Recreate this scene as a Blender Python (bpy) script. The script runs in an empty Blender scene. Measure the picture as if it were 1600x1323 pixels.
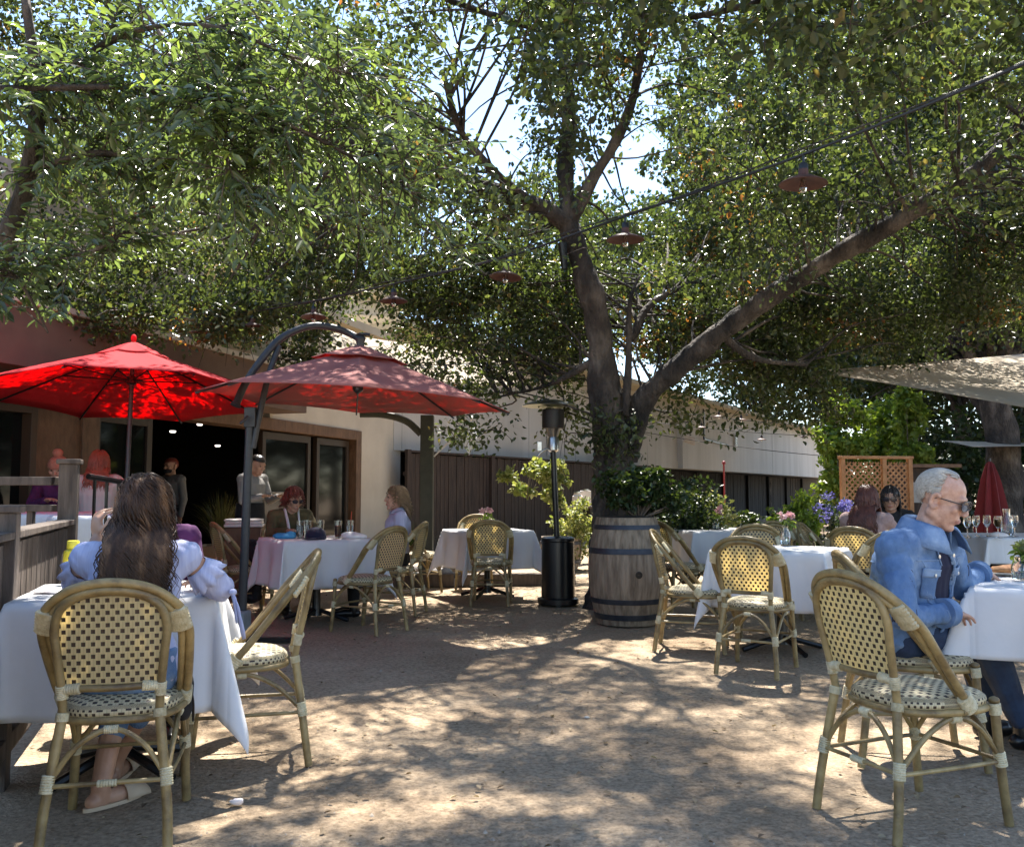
import bpy, bmesh, math, random
import numpy as np
from mathutils import Vector, Matrix, Euler, noise as mn
random.seed(7); rng = np.random.default_rng(7)
V = Vector
sc = bpy.context.scene
col = sc.collection
F, HC = 1400.0, 1.17
TH = math.atan(108.5/F); CT, ST = math.cos(TH), math.sin(TH)

def P(x, y, d):                       # a place in the yard: photo pixel at a given distance ahead
    u = (x-800)/F; v = -(y-661.5)/F
    t = d/(CT-v*ST)
    return V((u*t, d, HC+(ST+v*CT)*t))
def G(x, y, z=0.0):                   # photo pixel on the ground
    u = (x-800)/F; v = -(y-661.5)/F
    t = (z-HC)/(ST+v*CT)
    return V((u*t, (CT-v*ST)*t, z))

# ---------------------------------------------------------------- materials
def nd(nt, typ, **kw):
    n = nt.nodes.new(typ)
    for k, v in kw.items():
        if k in n.inputs: n.inputs[k].default_value = v
        else: setattr(n, k, v)
    return n
def rgba(c): return (c[0], c[1], c[2], 1)
def M(name, a, b=None, scale=6, rough=.6, bump=0, bscale=60, metal=0, trans=0, tcol=None, stretch=(1,1,1), spec=.5, detail=6, lo=.35, hi=.65, c=None, sheen=0, bdist=.012, orand=0):
    m = bpy.data.materials.new(name); m.use_nodes = True
    nt = m.node_tree; bs = nt.nodes['Principled BSDF']; out = nt.nodes['Material Output']
    bs.inputs['Roughness'].default_value = rough; bs.inputs['Metallic'].default_value = metal
    bs.inputs['Specular IOR Level'].default_value = spec
    if sheen: bs.inputs['Sheen Weight'].default_value = sheen
    tc = nd(nt, 'ShaderNodeTexCoord'); mp = nd(nt, 'ShaderNodeMapping'); mp.inputs['Scale'].default_value = stretch
    nt.links.new(tc.outputs['Object'], mp.inputs['Vector'])
    csock = None
    if b is not None:
        nz = nd(nt, 'ShaderNodeTexNoise', Scale=scale, Detail=detail, Roughness=.6)
        nt.links.new(mp.outputs[0], nz.inputs['Vector'])
        rp = nd(nt, 'ShaderNodeValToRGB'); e = rp.color_ramp.elements
        e[0].position = lo; e[0].color = rgba(a); e[1].position = hi; e[1].color = rgba(b)
        if c is not None:
            k = rp.color_ramp.elements.new((lo+hi)/2); k.color = rgba(c)
        nt.links.new(nz.outputs['Fac'], rp.inputs[0]); csock = rp.outputs[0]
        if orand:
            oi = nd(nt, 'ShaderNodeObjectInfo'); hs = nd(nt, 'ShaderNodeHueSaturation')
            mr = nd(nt, 'ShaderNodeMapRange'); mr.inputs[3].default_value = 1-orand; mr.inputs[4].default_value = 1+orand
            nt.links.new(oi.outputs['Random'], mr.inputs[0]); nt.links.new(mr.outputs[0], hs.inputs['Value']); nt.links.new(csock, hs.inputs['Color']); csock = hs.outputs[0]
        nt.links.new(csock, bs.inputs['Base Color'])
    else: bs.inputs['Base Color'].default_value = rgba(a)
    bn = None
    if bump:
        n2 = nd(nt, 'ShaderNodeTexNoise', Scale=bscale, Detail=5)
        nt.links.new(mp.outputs[0], n2.inputs['Vector'])
        bn = nd(nt, 'ShaderNodeBump', Strength=min(1, bump), Distance=bdist)
        nt.links.new(n2.outputs['Fac'], bn.inputs['Height']); nt.links.new(bn.outputs[0], bs.inputs['Normal'])
    if trans:
        tr = nd(nt, 'ShaderNodeBsdfTranslucent'); mx = nd(nt, 'ShaderNodeMixShader', Fac=trans)
        if tcol is not None: tr.inputs[0].default_value = rgba(tcol)
        elif csock is not None: nt.links.new(csock, tr.inputs[0])
        else: tr.inputs[0].default_value = rgba(a)
        nt.links.new(bs.outputs[0], mx.inputs[1]); nt.links.new(tr.outputs[0], mx.inputs[2]); nt.links.new(mx.outputs[0], out.inputs[0])
    return m
def math_n(nt, op, a, b=None, c=None):
    n = nd(nt, 'ShaderNodeMath', operation=op)
    for i, s in enumerate((a, b, c)):
        if s is None: continue
        if isinstance(s, (int, float)): n.inputs[i].default_value = s
        else: nt.links.new(s, n.inputs[i])
    return n.outputs[0]
def weave_mat(name, light, dark, cu=.024, cv=.019, trans=.4, tcol=(.9,.62,.18)):
    m = bpy.data.materials.new(name); m.use_nodes = True
    nt = m.node_tree; bs = nt.nodes['Principled BSDF']; out = nt.nodes['Material Output']
    uv = nd(nt, 'ShaderNodeUVMap', uv_map='uv'); sp = nd(nt, 'ShaderNodeSeparateXYZ'); nt.links.new(uv.outputs[0], sp.inputs[0])
    u = math_n(nt, 'DIVIDE', sp.outputs[0], cu); v = math_n(nt, 'DIVIDE', sp.outputs[1], cv)
    row = math_n(nt, 'FLOOR', v)
    off = math_n(nt, 'MULTIPLY', math_n(nt, 'FLOORED_MODULO', row, 2.0), .5)
    fu = math_n(nt, 'FRACT', math_n(nt, 'ADD', u, off)); fv = math_n(nt, 'FRACT', v)
    du = math_n(nt, 'ABSOLUTE', math_n(nt, 'SUBTRACT', fu, .5)); dv = math_n(nt, 'ABSOLUTE', math_n(nt, 'SUBTRACT', fv, .5))
    dot = math_n(nt, 'MULTIPLY', math_n(nt, 'LESS_THAN', du, .22), math_n(nt, 'LESS_THAN', dv, .34))
    # strand ridges
    rid = math_n(nt, 'ABSOLUTE', math_n(nt, 'SUBTRACT', math_n(nt, 'FRACT', math_n(nt, 'MULTIPLY', u, 2)), .5))
    gr = math_n(nt, 'GREATER_THAN', rid, .43)
    oi = nd(nt, 'ShaderNodeObjectInfo'); nz = nd(nt, 'ShaderNodeTexNoise', noise_dimensions='4D', Scale=22.0, Detail=6.0); nt.links.new(uv.outputs[0], nz.inputs['Vector']); nt.links.new(math_n(nt, 'MULTIPLY', oi.outputs['Random'], 40.0), nz.inputs['W'])
    mixl = nd(nt, 'ShaderNodeMix', data_type='RGBA'); mixl.inputs[6].default_value = rgba(light); mixl.inputs[7].default_value = rgba([k*.62 for k in light])
    nt.links.new(math_n(nt, 'MULTIPLY_ADD', gr, .6, math_n(nt, 'MULTIPLY_ADD', nz.outputs['Fac'], 1.1, -.22)), mixl.inputs[0])
    mx = nd(nt, 'ShaderNodeMix', data_type='RGBA'); nt.links.new(dot, mx.inputs[0]); nt.links.new(mixl.outputs[2], mx.inputs[6]); mx.inputs[7].default_value = rgba(dark)
    nt.links.new(mx.outputs[2], bs.inputs['Base Color']); bs.inputs['Roughness'].default_value = .5
    bp = nd(nt, 'ShaderNodeBump', Strength=.6, Distance=.003); nt.links.new(math_n(nt, 'SUBTRACT', .5, rid), bp.inputs['Height']); nt.links.new(bp.outputs[0], bs.inputs['Normal'])
    tr = nd(nt, 'ShaderNodeBsdfTranslucent'); tr.inputs[0].default_value = rgba(tcol)
    ms = nd(nt, 'ShaderNodeMixShader'); nt.links.new(math_n(nt, 'MULTIPLY', math_n(nt, 'SUBTRACT', 1.0, dot), trans), ms.inputs[0])
    nt.links.new(bs.outputs[0], ms.inputs[1]); nt.links.new(tr.outputs[0], ms.inputs[2]); nt.links.new(ms.outputs[0], out.inputs[0])
    return m
def leaf_mat(name, cols, rough=.4, trans=.45, tboost=1.6, spec=.5, tint=(1.25,1.15,.45)):
    m = bpy.data.materials.new(name); m.use_nodes = True
    nt = m.node_tree; bs = nt.nodes['Principled BSDF']; out = nt.nodes['Material Output']
    at = nd(nt, 'ShaderNodeAttribute', attribute_name='rnd')
    rp = nd(nt, 'ShaderNodeValToRGB'); e = rp.color_ramp.elements
    e[0].color = rgba(cols[0][1]); e[0].position = cols[0][0]; e[1].color = rgba(cols[-1][1]); e[1].position = cols[-1][0]
    for p_, c_ in cols[1:-1]:
        k = e.new(p_); k.color = rgba(c_)
    nt.links.new(at.outputs['Fac'], rp.inputs[0]); nt.links.new(rp.outputs[0], bs.inputs['Base Color'])
    bs.inputs['Roughness'].default_value = rough; bs.inputs['Specular IOR Level'].default_value = spec
    tr = nd(nt, 'ShaderNodeBsdfTranslucent')
    mu = nd(nt, 'ShaderNodeMix', data_type='RGBA', blend_type='MULTIPLY'); mu.inputs[0].default_value = 1
    nt.links.new(rp.outputs[0], mu.inputs[6]); mu.inputs[7].default_value = (tboost*tint[0], tboost*tint[1], tboost*tint[2], 1)
    nt.links.new(mu.outputs[2], tr.inputs[0])
    ms = nd(nt, 'ShaderNodeMixShader', Fac=trans)
    nt.links.new(bs.outputs[0], ms.inputs[1]); nt.links.new(tr.outputs[0], ms.inputs[2]); nt.links.new(ms.outputs[0], out.inputs[0])
    return m
def glass_mat(name, c=(1,1,1), rough=.02):
    m = bpy.data.materials.new(name); m.use_nodes = True
    bs = m.node_tree.nodes['Principled BSDF']
    bs.inputs['Base Color'].default_value = rgba(c); bs.inputs['Transmission Weight'].default_value = 1; bs.inputs['Roughness'].default_value = rough
    return m
def emit_mat(name, c, s):
    m = bpy.data.materials.new(name); m.use_nodes = True
    bs = m.node_tree.nodes['Principled BSDF']
    bs.inputs['Base Color'].default_value = rgba(c); bs.inputs['Emission Color'].default_value = rgba(c); bs.inputs['Emission Strength'].default_value = s
    return m

# ---------------------------------------------------------------- mesh builder
def cat(pts, n=6):                    # Catmull-Rom through points (and any extra columns)
    A = np.array([list(p) for p in pts], float)
    A = np.vstack([2*A[0]-A[1], A, 2*A[-1]-A[-2]])
    out = []
    for i in range(1, len(A)-2):
        p0, p1, p2, p3 = A[i-1], A[i], A[i+1], A[i+2]
        for k in range(n):
            t = k/n
            out.append(.5*((2*p1)+(p2-p0)*t+(2*p0-5*p1+4*p2-p3)*t*t+(3*p1-p0-3*p2+p3)*t**3))
    out.append(A[-2]); return np.array(out)
class MB:
    def __init__(s): s.v = []; s.f = []; s.uv = []; s.mi = []
    def add(s, vs, fs, uvs=None, m=0):
        b = len(s.v); s.v += [tuple(p) for p in vs]; s.f += [tuple(b+i for i in f) for f in fs]
        s.uv += list(uvs) if uvs is not None else [(0, 0)]*len(vs); s.mi += [m]*len(fs)
    def tube(s, pts, r, n=8, caps=True, m=0, flat=None, axis=None):
        pts = [V(p[:3]) for p in pts]; k = len(pts)
        if isinstance(r, (int, float)): r = [r]*k
        vs = []; fs = []; up = None
        for i, p in enumerate(pts):
            t = (pts[min(i+1, k-1)]-pts[max(i-1, 0)])
            if t.length < 1e-9: t = V((0, 0, 1))
            t.normalize()
            if up is None:
                a = axis if axis is not None else (V((0, 0, 1)) if abs(t.z) < .9 else V((1, 0, 0)))
                up = (a-t*a.dot(t)).normalized()
            else: up = (up-t*up.dot(t)).normalized()
            sd = t.cross(up)
            fl = 1 if flat is None else (flat[i] if hasattr(flat, '__len__') else flat)
            for j in range(n):
                an = 2*math.pi*j/n
                vs.append(p+up*(math.cos(an)*r[i])+sd*(math.sin(an)*r[i]*fl))
        for i in range(k-1):
            for j in range(n):
                a = i*n+j; b = i*n+(j+1) % n
                fs.append((a, b, b+n, a+n))
        if caps: fs.append(tuple(range(n-1, -1, -1))); fs.append(tuple((k-1)*n+j for j in range(n)))
        s.add(vs, fs, m=m); return s
    def capsule(s, a, b, ra, rb=None, n=10, m=0):
        a = V(a); b = V(b); rb = ra if rb is None else rb; d = (b-a)
        if d.length < 1e-6: d = V((0, 0, 1e-4))
        d.normalize(); pts = []; r = []
        for k in range(4): an = math.pi/2*(1-k/4); pts.append(a-d*ra*math.sin(an)); r.append(max(ra*math.cos(an), 1e-3*.5))
        pts.append(a); r.append(ra); pts.append(b); r.append(rb)
        for k in range(1, 5): an = math.pi/2*k/4; pts.append(b+d*rb*math.sin(an)); r.append(max(rb*math.cos(an), 1e-3*.5))
        return s.tube(pts, r, n, m=m)
    def box(s, c, size, rz=0, m=0, R=None):
        R = R or Matrix.Rotation(rz, 3, 'Z'); c = V(c); h = [q/2 for q in size]
        vs = [c+R @ V((x*h[0], y*h[1], z*h[2])) for x in (-1, 1) for y in (-1, 1) for z in (-1, 1)]
        s.add(vs, [(0, 1, 3, 2), (4, 6, 7, 5), (0, 4, 5, 1), (2, 3, 7, 6), (0, 2, 6, 4), (1, 5, 7, 3)], m=m); return s
    def bx(s, x0, x1, y0, y1, z0, z1, m=0): return s.box(((x0+x1)/2, (y0+y1)/2, (z0+z1)/2), (x1-x0, y1-y0, z1-z0), m=m)
    def lathe(s, prof, n=24, c=(0, 0, 0), m=0, R=None):
        c = V(c); R = R or Matrix.Identity(3); vs = []; fs = []; k = len(prof)
        for r, z in prof:
            for j in range(n): a = 2*math.pi*j/n; vs.append(c+R @ V((r*math.cos(a), r*math.sin(a), z)))
        for i in range(k-1):
            for j in range(n): a = i*n+j; b = i*n+(j+1) % n; fs.append((a, b, b+n, a+n))
        if prof[0][0] > 1e-6: fs.append(tuple(range(n-1, -1, -1)))
        if prof[-1][0] > 1e-6: fs.append(tuple((k-1)*n+j for j in range(n)))
        s.add(vs, fs, m=m); return s
    def ell(s, c, r, R=None, nu=14, nv=9, m=0):
        R = R or Matrix.Identity(3); c = V(c); vs = [c+R @ V((0, 0, -r[2]))]; fs = []
        for i in range(1, nv):
            ph = -math.pi/2+math.pi*i/nv
            for j in range(nu):
                a = 2*math.pi*j/nu; vs.append(c+R @ V((r[0]*math.cos(ph)*math.cos(a), r[1]*math.cos(ph)*math.sin(a), r[2]*math.sin(ph))))
        vs.append(c+R @ V((0, 0, r[2]))); L = len(vs)-1
        for j in range(nu):
            fs.append((0, 1+(j+1) % nu, 1+j)); fs.append((L, L-nu+j, L-nu+(j+1) % nu))
        for i in range(nv-2):
            for j in range(nu): a = 1+i*nu+j; b = 1+i*nu+(j+1) % nu; fs.append((a, b, b+nu, a+nu))
        s.add(vs, fs, m=m); return s
    def grid(s, pts, nu, nv, uvs=None, m=0):      # pts row-major nv rows of nu
        s.add(pts, [(j*nu+i, j*nu+i+1, (j+1)*nu+i+1, (j+1)*nu+i) for j in range(nv-1) for i in range(nu-1)], uvs, m); return s
    def mesh(s, name, smooth=40):
        me = bpy.data.meshes.new(name); me.from_pydata(s.v, [], s.f)
        if any(u != (0, 0) for u in s.uv):
            l = me.uv_layers.new(name='uv'); idx = np.empty(len(me.loops), np.int32); me.loops.foreach_get('vertex_index', idx)
            l.data.foreach_set('uv', np.array(s.uv, np.float32)[idx].ravel())
        me.polygons.foreach_set('material_index', np.array(s.mi, np.int32))
        if smooth:
            me.shade_smooth()
            if smooth < 180: me.set_sharp_from_angle(angle=math.radians(smooth))
        me.update(); return me
    def build(s, name, mats, parent=None, smooth=40, bevel=0, origin=None, solid=0):
        if origin is not None:
            o = V(origin); s.v = [tuple(V(p)-o) for p in s.v]
        ob = bpy.data.objects.new(name, s.mesh(name, smooth))
        for m in (mats if isinstance(mats, (list, tuple)) else [mats]): ob.data.materials.append(m)
        col.objects.link(ob)
        if parent is not None: ob.parent = parent
        elif origin is not None: ob.location = origin
        if bevel:
            b = ob.modifiers.new('bevel', 'BEVEL'); b.width = bevel; b.segments = 2; b.limit_method = 'ANGLE'
        if solid:
            b = ob.modifiers.new('solid', 'SOLIDIFY'); b.thickness = solid; b.offset = 0
        return ob
def np_mesh(name, verts, quads, mat, rnd=None, parent=None, tris=False):
    me = bpy.data.meshes.new(name); k = 3 if tris else 4
    me.vertices.add(len(verts)); me.vertices.foreach_set('co', np.asarray(verts, np.float32).ravel())
    me.loops.add(quads.size); me.loops.foreach_set('vertex_index', np.asarray(quads, np.int32).ravel())
    me.polygons.add(len(quads)); me.polygons.foreach_set('loop_start', np.arange(0, quads.size, k, dtype=np.int32))
    if rnd is not None:
        a = me.attributes.new('rnd', 'FLOAT', 'FACE'); a.data.foreach_set('value', np.asarray(rnd, np.float32))
    me.update(calc_edges=True); me.validate()
    ob = bpy.data.objects.new(name, me); me.materials.append(mat); col.objects.link(ob)
    if parent is not None: ob.parent = parent
    return ob
def tag(o, label=None, cat_=None, group=None, kind=None):
    if label: o['label'] = label
    if cat_: o['category'] = cat_
    if group: o['group'] = group
    if kind: o['kind'] = kind
    return o
def thing(name, label, cat_, loc=(0, 0, 0), rz=0, group=None):
    o = bpy.data.objects.new(name, None); col.objects.link(o); o.location = loc; o.rotation_euler = (0, 0, rz); o.empty_display_size = .1
    return tag(o, label, cat_, group)
def dup(o, loc=None, rz=None, label=None, group=None, parent=None):
    c = o.copy(); col.objects.link(c)
    if loc is not None: c.location = loc
    if rz is not None: c.rotation_euler = (0, 0, rz)
    if label: c['label'] = label
    if group: c['group'] = group
    if parent is not None: c.parent = parent
    for ch in list(o.children): dup(ch, parent=c)
    return c

# leaves: folded blades, one mesh per crown
def leaf_mesh(name, C, D, N, L, W, mat, parent=None, rnd=None, lens=True):
    # C base points, D unit blade direction, N approx normal, L length, W half width
    n = len(C); S = np.cross(D, N); S /= np.linalg.norm(S, axis=1, keepdims=True)+1e-9
    N2 = np.cross(S, D); L = L[:, None]; W = W[:, None]
    if lens:
        p = [C, C+D*L*.35+S*W+N2*W*.35, C+D*L*.72+S*W*.72+N2*W*.2, C+D*L-N2*L*.12, C+D*L*.72-S*W*.72+N2*W*.2, C+D*L*.35-S*W+N2*W*.35]
        vv = np.stack(p, 1).reshape(-1, 3); b = np.arange(n)[:, None]*6
        q = np.concatenate([b+np.array([0, 1, 2, 3]), b+np.array([0, 3, 4, 5])], 1).reshape(-1, 4); r = np.repeat(rnd, 2)
    else:
        p = [C, C+D*L*.5+S*W+N2*W*.3, C+D*L, C+D*L*.5-S*W-N2*W*.1]
        vv = np.stack(p, 1).reshape(-1, 3); b = np.arange(n)[:, None]*4
        q = (b+np.array([0, 1, 2, 3])).reshape(-1, 4); r = rnd
    return np_mesh(name, vv, q, mat, r, parent)
def unit(a): return a/(np.linalg.norm(a, axis=-1, keepdims=True)+1e-9)
def cluster_leaves(centers, radii, counts, up=.5, droop=0., L=(.04, .06), ratio=.36, squash=.7):
    idx = np.repeat(np.arange(len(centers)), counts); n = len(idx)
    o = unit(rng.normal(size=(n, 3)))*(rng.random(n)**.45)[:, None]; o[:, 2] *= squash
    C = centers[idx]+o*radii[idx][:, None]
    D = unit(unit(rng.normal(size=(n, 3)))+o*.6+np.array([0, 0, -droop]))
    N = unit(rng.normal(size=(n, 3))*.8+np.array([0, 0, up*2]))
    l = rng.uniform(L[0], L[1], n)
    r = np.clip(rng.normal(.45, .16, n)+(rng.random(len(centers))[idx]-.5)*.35, 0, 1)
    return C, D, N, l, l*ratio, r
m_bamboo = M('bamboo', (.13,.085,.035), (.34,.25,.11), scale=9, rough=.42, bump=.25, bscale=60, c=(.25,.18,.075), orand=.22, detail=9)
m_bamboo_pale = M('bamboo_pale', (.26,.19,.09), (.42,.34,.18), scale=9, rough=.42, bump=.1)
m_bind = M('cane_binding', (.46,.39,.23), (.64,.58,.40), scale=40, rough=.5, bump=.5, bscale=150, orand=.12)
m_weave = weave_mat('woven_back', (.62,.52,.31), (.035,.02,.012), cu=.030, cv=.021)
m_seatw = weave_mat('woven_seat', (.64,.56,.36), (.035,.02,.012), cu=.034, cv=.022, trans=.1)
m_cloth = M('white_cloth', (.78,.78,.80), (.84,.84,.85), scale=3, rough=.85, bump=.06, bscale=12, trans=.22)
m_red = M('red_canvas', (.52,.03,.045), (.60,.035,.05), scale=3, rough=.8, bump=.05, bscale=200, trans=.55, tcol=(.95,.018,.03))
m_rose = M('rose_canvas', (.36,.15,.135), (.46,.20,.18), scale=2.5, rough=.85, bump=.05, bscale=200, trans=.35, tcol=(.80,.06,.045))
m_dkmetal = M('dark_metal', (.022,.024,.03), (.035,.038,.045), scale=20, rough=.42, spec=.5)
m_black = M('black_paint', (.008,.008,.009), rough=.3)
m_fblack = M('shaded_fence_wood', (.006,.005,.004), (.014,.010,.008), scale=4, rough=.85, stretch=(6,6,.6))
m_dwood = M('dark_fence_wood', (.020,.012,.009), (.055,.034,.024), scale=4, rough=.75, bump=.3, stretch=(6,6,.6))
m_gwood = M('weathered_fence', (.055,.04,.032), (.13,.10,.08), scale=5, rough=.8, bump=.35, stretch=(5,5,.7))
m_bwood = M('brown_timber', (.09,.045,.022), (.16,.085,.045), scale=5, rough=.6, bump=.15, stretch=(3,3,1))
m_cream = M('cream_stucco', (.50,.44,.35), (.58,.52,.42), scale=1.3, rough=.9, bump=.25, bscale=120)
m_pinkc = M('pink_stucco', (.52,.40,.34), (.60,.48,.41), scale=1.2, rough=.9, bump=.25, bscale=120)
m_brownst = M('brown_stucco', (.12,.08,.065), (.17,.115,.09), scale=1.5, rough=.9, bump=.2, bscale=120)
m_white = M('white_wall', (.40,.38,.34), (.50,.48,.44), scale=1.6, rough=.85, bump=.15, bscale=60, stretch=(1,1,.12), detail=9, lo=.3, hi=.6)
m_tan = M('tan_roof', (.50,.42,.29), (.60,.51,.37), scale=1, rough=.9, bump=.2)
m_olive = M('olive_eave', (.40,.34,.23), (.50,.43,.30), scale=2, rough=.8)
m_bark = M('oak_bark', (.012,.010,.009), (.155,.128,.105), scale=3.6, rough=.9, bump=1, bscale=26, c=(.052,.041,.034), stretch=(1,1,.5), lo=.34, hi=.66, detail=10, bdist=.05)
m_bark2 = M('smooth_bark', (.10,.08,.065), (.22,.18,.15), scale=8, rough=.9, bump=.6, bscale=30, stretch=(1,1,.5))
m_stave = M('barrel_oak', (.13,.095,.065), (.30,.235,.17), scale=5, rough=.75, bump=.25, c=(.22,.17,.12), stretch=(5,5,.7))
m_hoop = M('barrel_hoop', (.035,.04,.055), (.06,.065,.08), scale=12, rough=.5, metal=.6)
m_steel = M('steel', (.45,.44,.42), (.6,.58,.55), scale=14, rough=.3, metal=1)
m_rust = M('rust_shade', (.05,.02,.014), (.09,.036,.025), scale=12, rough=.6)
m_bulb = glass_mat('bulb_glass', (.95,.9,.8), .1)
m_cable = M('cable_rubber', (.012,.012,.013), rough=.5)
m_conc = M('concrete', (.17,.18,.19), (.26,.27,.28), scale=8, rough=.9, bump=.3)
m_terra = M('tan_planter', (.42,.27,.14), (.52,.35,.2), scale=3, rough=.8, bump=.15)
m_glass = glass_mat('clear_glass')
m_skin = M('skin', (.44,.235,.165), (.60,.37,.28), scale=30, rough=.48, bump=.25, bscale=320, bdist=.004, detail=8, c=(.53,.305,.22))
m_skin2 = M('skin_tan', (.36,.19,.12), (.45,.25,.17), scale=14, rough=.5)
m_lip = M('lips', (.42,.20,.16), rough=.45)
m_lapis = M('lavender_cotton', (.44,.46,.66), (.54,.56,.74), scale=40, rough=.85, bump=.12, bscale=30, stretch=(4,.3,.3), trans=.12)
m_denim = M('washed_denim', (.065,.13,.27), (.34,.44,.59), scale=7, rough=.9, bump=.5, bscale=240, detail=11, c=(.13,.22,.39), lo=.3, hi=.74)
m_denim_light = M('denim_worn', (.17,.26,.43), (.27,.37,.53), scale=14, rough=.9, bump=.3, bscale=220)
m_jeans = M('dark_jeans', (.012,.022,.055), (.025,.05,.11), scale=9, rough=.85, bump=.2, bscale=200)
m_blackc = M('black_cloth', (.008,.008,.010), (.016,.015,.018), scale=20, rough=.9)
m_navy = M('navy_tee', (.012,.012,.035), rough=.9)
m_olivec = M('olive_coat', (.07,.05,.02), (.11,.085,.035), scale=12, rough=.9)
m_mauve = M('mauve_knit', (.30,.20,.19), (.38,.27,.25), scale=30, rough=.95, bump=.2)
m_purple = M('plum_cloth', (.06,.01,.06), (.10,.02,.10), scale=15, rough=.9)
m_hairdk = M('hair_dark_brown', (.022,.011,.007), (.30,.165,.085), scale=7, rough=.45, stretch=(3,3,.35), spec=.3, lo=.36, hi=.72, c=(.075,.037,.019))
m_hairaub = M('hair_auburn', (.05,.014,.009), (.12,.035,.02), scale=14, rough=.4)
m_hairred = M('hair_red', (.10,.018,.012), (.20,.04,.025), scale=14, rough=.45)
m_hairblond = M('hair_ash', (.14,.085,.045), (.30,.20,.11), scale=14, rough=.45)
m_hairblk = M('hair_black', (.010,.007,.006), (.03,.02,.016), scale=14, rough=.4)
m_red_shaded = M('crimson_canvas', (.10,.006,.010), (.15,.009,.014), scale=4, rough=.85)  # red canvas darkened, shade under the trees put into the colour
m_hairwhite = M('hair_white', (.40,.37,.32), (.60,.56,.50), scale=30, rough=.6, stretch=(1,4,4), bump=.5, bscale=130)
m_orange = M('coral_knit', (.40,.16,.11), (.48,.22,.16), scale=40, rough=.95, bump=.4)
m_ylw = M('yellow_plastic', (.68,.58,.05), rough=.35)
m_paper = M('paper', (.72,.66,.62), (.78,.72,.68), rough=.8)
m_dirtg = None
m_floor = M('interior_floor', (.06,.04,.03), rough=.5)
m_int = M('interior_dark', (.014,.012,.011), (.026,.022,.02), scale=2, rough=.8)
m_wglass = M('window_glass', (.006,.007,.007), rough=.06, spec=.3)
m_lattice = M('lattice_wood', (.30,.14,.055), (.44,.23,.10), scale=7, rough=.7)
m_sail = M('sail_fabric', (.50,.43,.34), (.57,.5,.4), scale=2, rough=.9, trans=.4, tcol=(.62,.53,.40))
m_lamp = emit_mat('downlight', (1,.93,.82), 1.3)
oakc = [(0,(.022,.031,.014)),(.35,(.042,.057,.024)),(.62,(.074,.094,.038)),(.84,(.13,.145,.055)),(.93,(.15,.09,.04)),(1,(.24,.085,.03))]
m_oak = leaf_mat('oak_leaf', oakc, rough=.30, trans=.42, tboost=1.65, tint=(1.12,1.18,.52))
m_ash = leaf_mat('ash_leaf', [(0,(.045,.062,.036)),(.4,(.085,.115,.06)),(.75,(.12,.16,.065)),(1,(.20,.25,.07))], rough=.25, trans=.40, tboost=1.9, tint=(1.1,1.15,.5), spec=.75)
m_dark = leaf_mat('dark_leaf', [(0,(.014,.026,.010)),(.5,(.03,.052,.018)),(1,(.07,.10,.03))], rough=.35, trans=.35)
m_lime = leaf_mat('lime_leaf', [(0,(.09,.14,.03)),(.5,(.16,.24,.05)),(1,(.28,.36,.10))], rough=.5, trans=.5, tboost=1.7)
m_vari = leaf_mat('pale_leaf', [(0,(.08,.12,.04)),(.5,(.20,.24,.09)),(1,(.5,.5,.32))], rough=.5, trans=.4, tboost=1.2)
m_grass = leaf_mat('grass_blade', [(0,(.05,.055,.02)),(.5,(.11,.11,.035)),(1,(.24,.2,.08))], rough=.5, trans=.4, tboost=1.3)
m_flower = leaf_mat('violet_petal', [(0,(.10,.09,.34)),(.6,(.20,.19,.50)),(1,(.36,.34,.60))], rough=.7, trans=.3, tboost=1, tint=(1,1,1))
m_pinkp = leaf_mat('pink_petal', [(0,(.55,.25,.28)),(.6,(.7,.45,.45)),(1,(.8,.72,.68))], rough=.7, trans=.3, tboost=1, tint=(1,1,1))
m_litter = leaf_mat('litter_leaf', [(0,(.13,.085,.05)),(.5,(.24,.17,.10)),(1,(.42,.34,.22))], rough=.8, trans=.1, tboost=1)
# yard dirt
m_dirt = bpy.data.materials.new('packed_dirt'); m_dirt.use_nodes = True
nt = m_dirt.node_tree; bs = nt.nodes['Principled BSDF']; bs.inputs['Roughness'].default_value = .95; bs.inputs['Specular IOR Level'].default_value = .2
tc = nd(nt, 'ShaderNodeTexCoord')
n1 = nd(nt, 'ShaderNodeTexNoise', Scale=.9, Detail=8, Roughness=.62); n2 = nd(nt, 'ShaderNodeTexNoise', Scale=42.0, Detail=8, Roughness=.7); n3 = nd(nt, 'ShaderNodeTexVoronoi', Scale=70.0)
for n in (n1, n2, n3): nt.links.new(tc.outputs['Object'], n.inputs['Vector'])
r1 = nd(nt, 'ShaderNodeValToRGB'); e = r1.color_ramp.elements; e[0].position = .3; e[0].color = (.28,.205,.135,1); e[1].position = .7; e[1].color = (.46,.365,.26,1)
nt.links.new(n1.outputs['Fac'], r1.inputs[0])
r2 = nd(nt, 'ShaderNodeValToRGB'); e = r2.color_ramp.elements; e[0].position = .35; e[0].color = (.55,.53,.50,1); e[1].position = .62; e[1].color = (1.12,1.1,1.08,1)
nt.links.new(n2.outputs['Fac'], r2.inputs[0])
mx = nd(nt, 'ShaderNodeMix', data_type='RGBA', blend_type='MULTIPLY'); mx.inputs[0].default_value = 1
nt.links.new(r1.outputs[0], mx.inputs[6]); nt.links.new(r2.outputs[0], mx.inputs[7]); nt.links.new(mx.outputs[2], bs.inputs['Base Color'])
n4 = nd(nt, 'ShaderNodeTexNoise', Scale=7.5, Detail=4.0, Distortion=.6); nt.links.new(tc.outputs['Object'], n4.inputs['Vector'])
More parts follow.
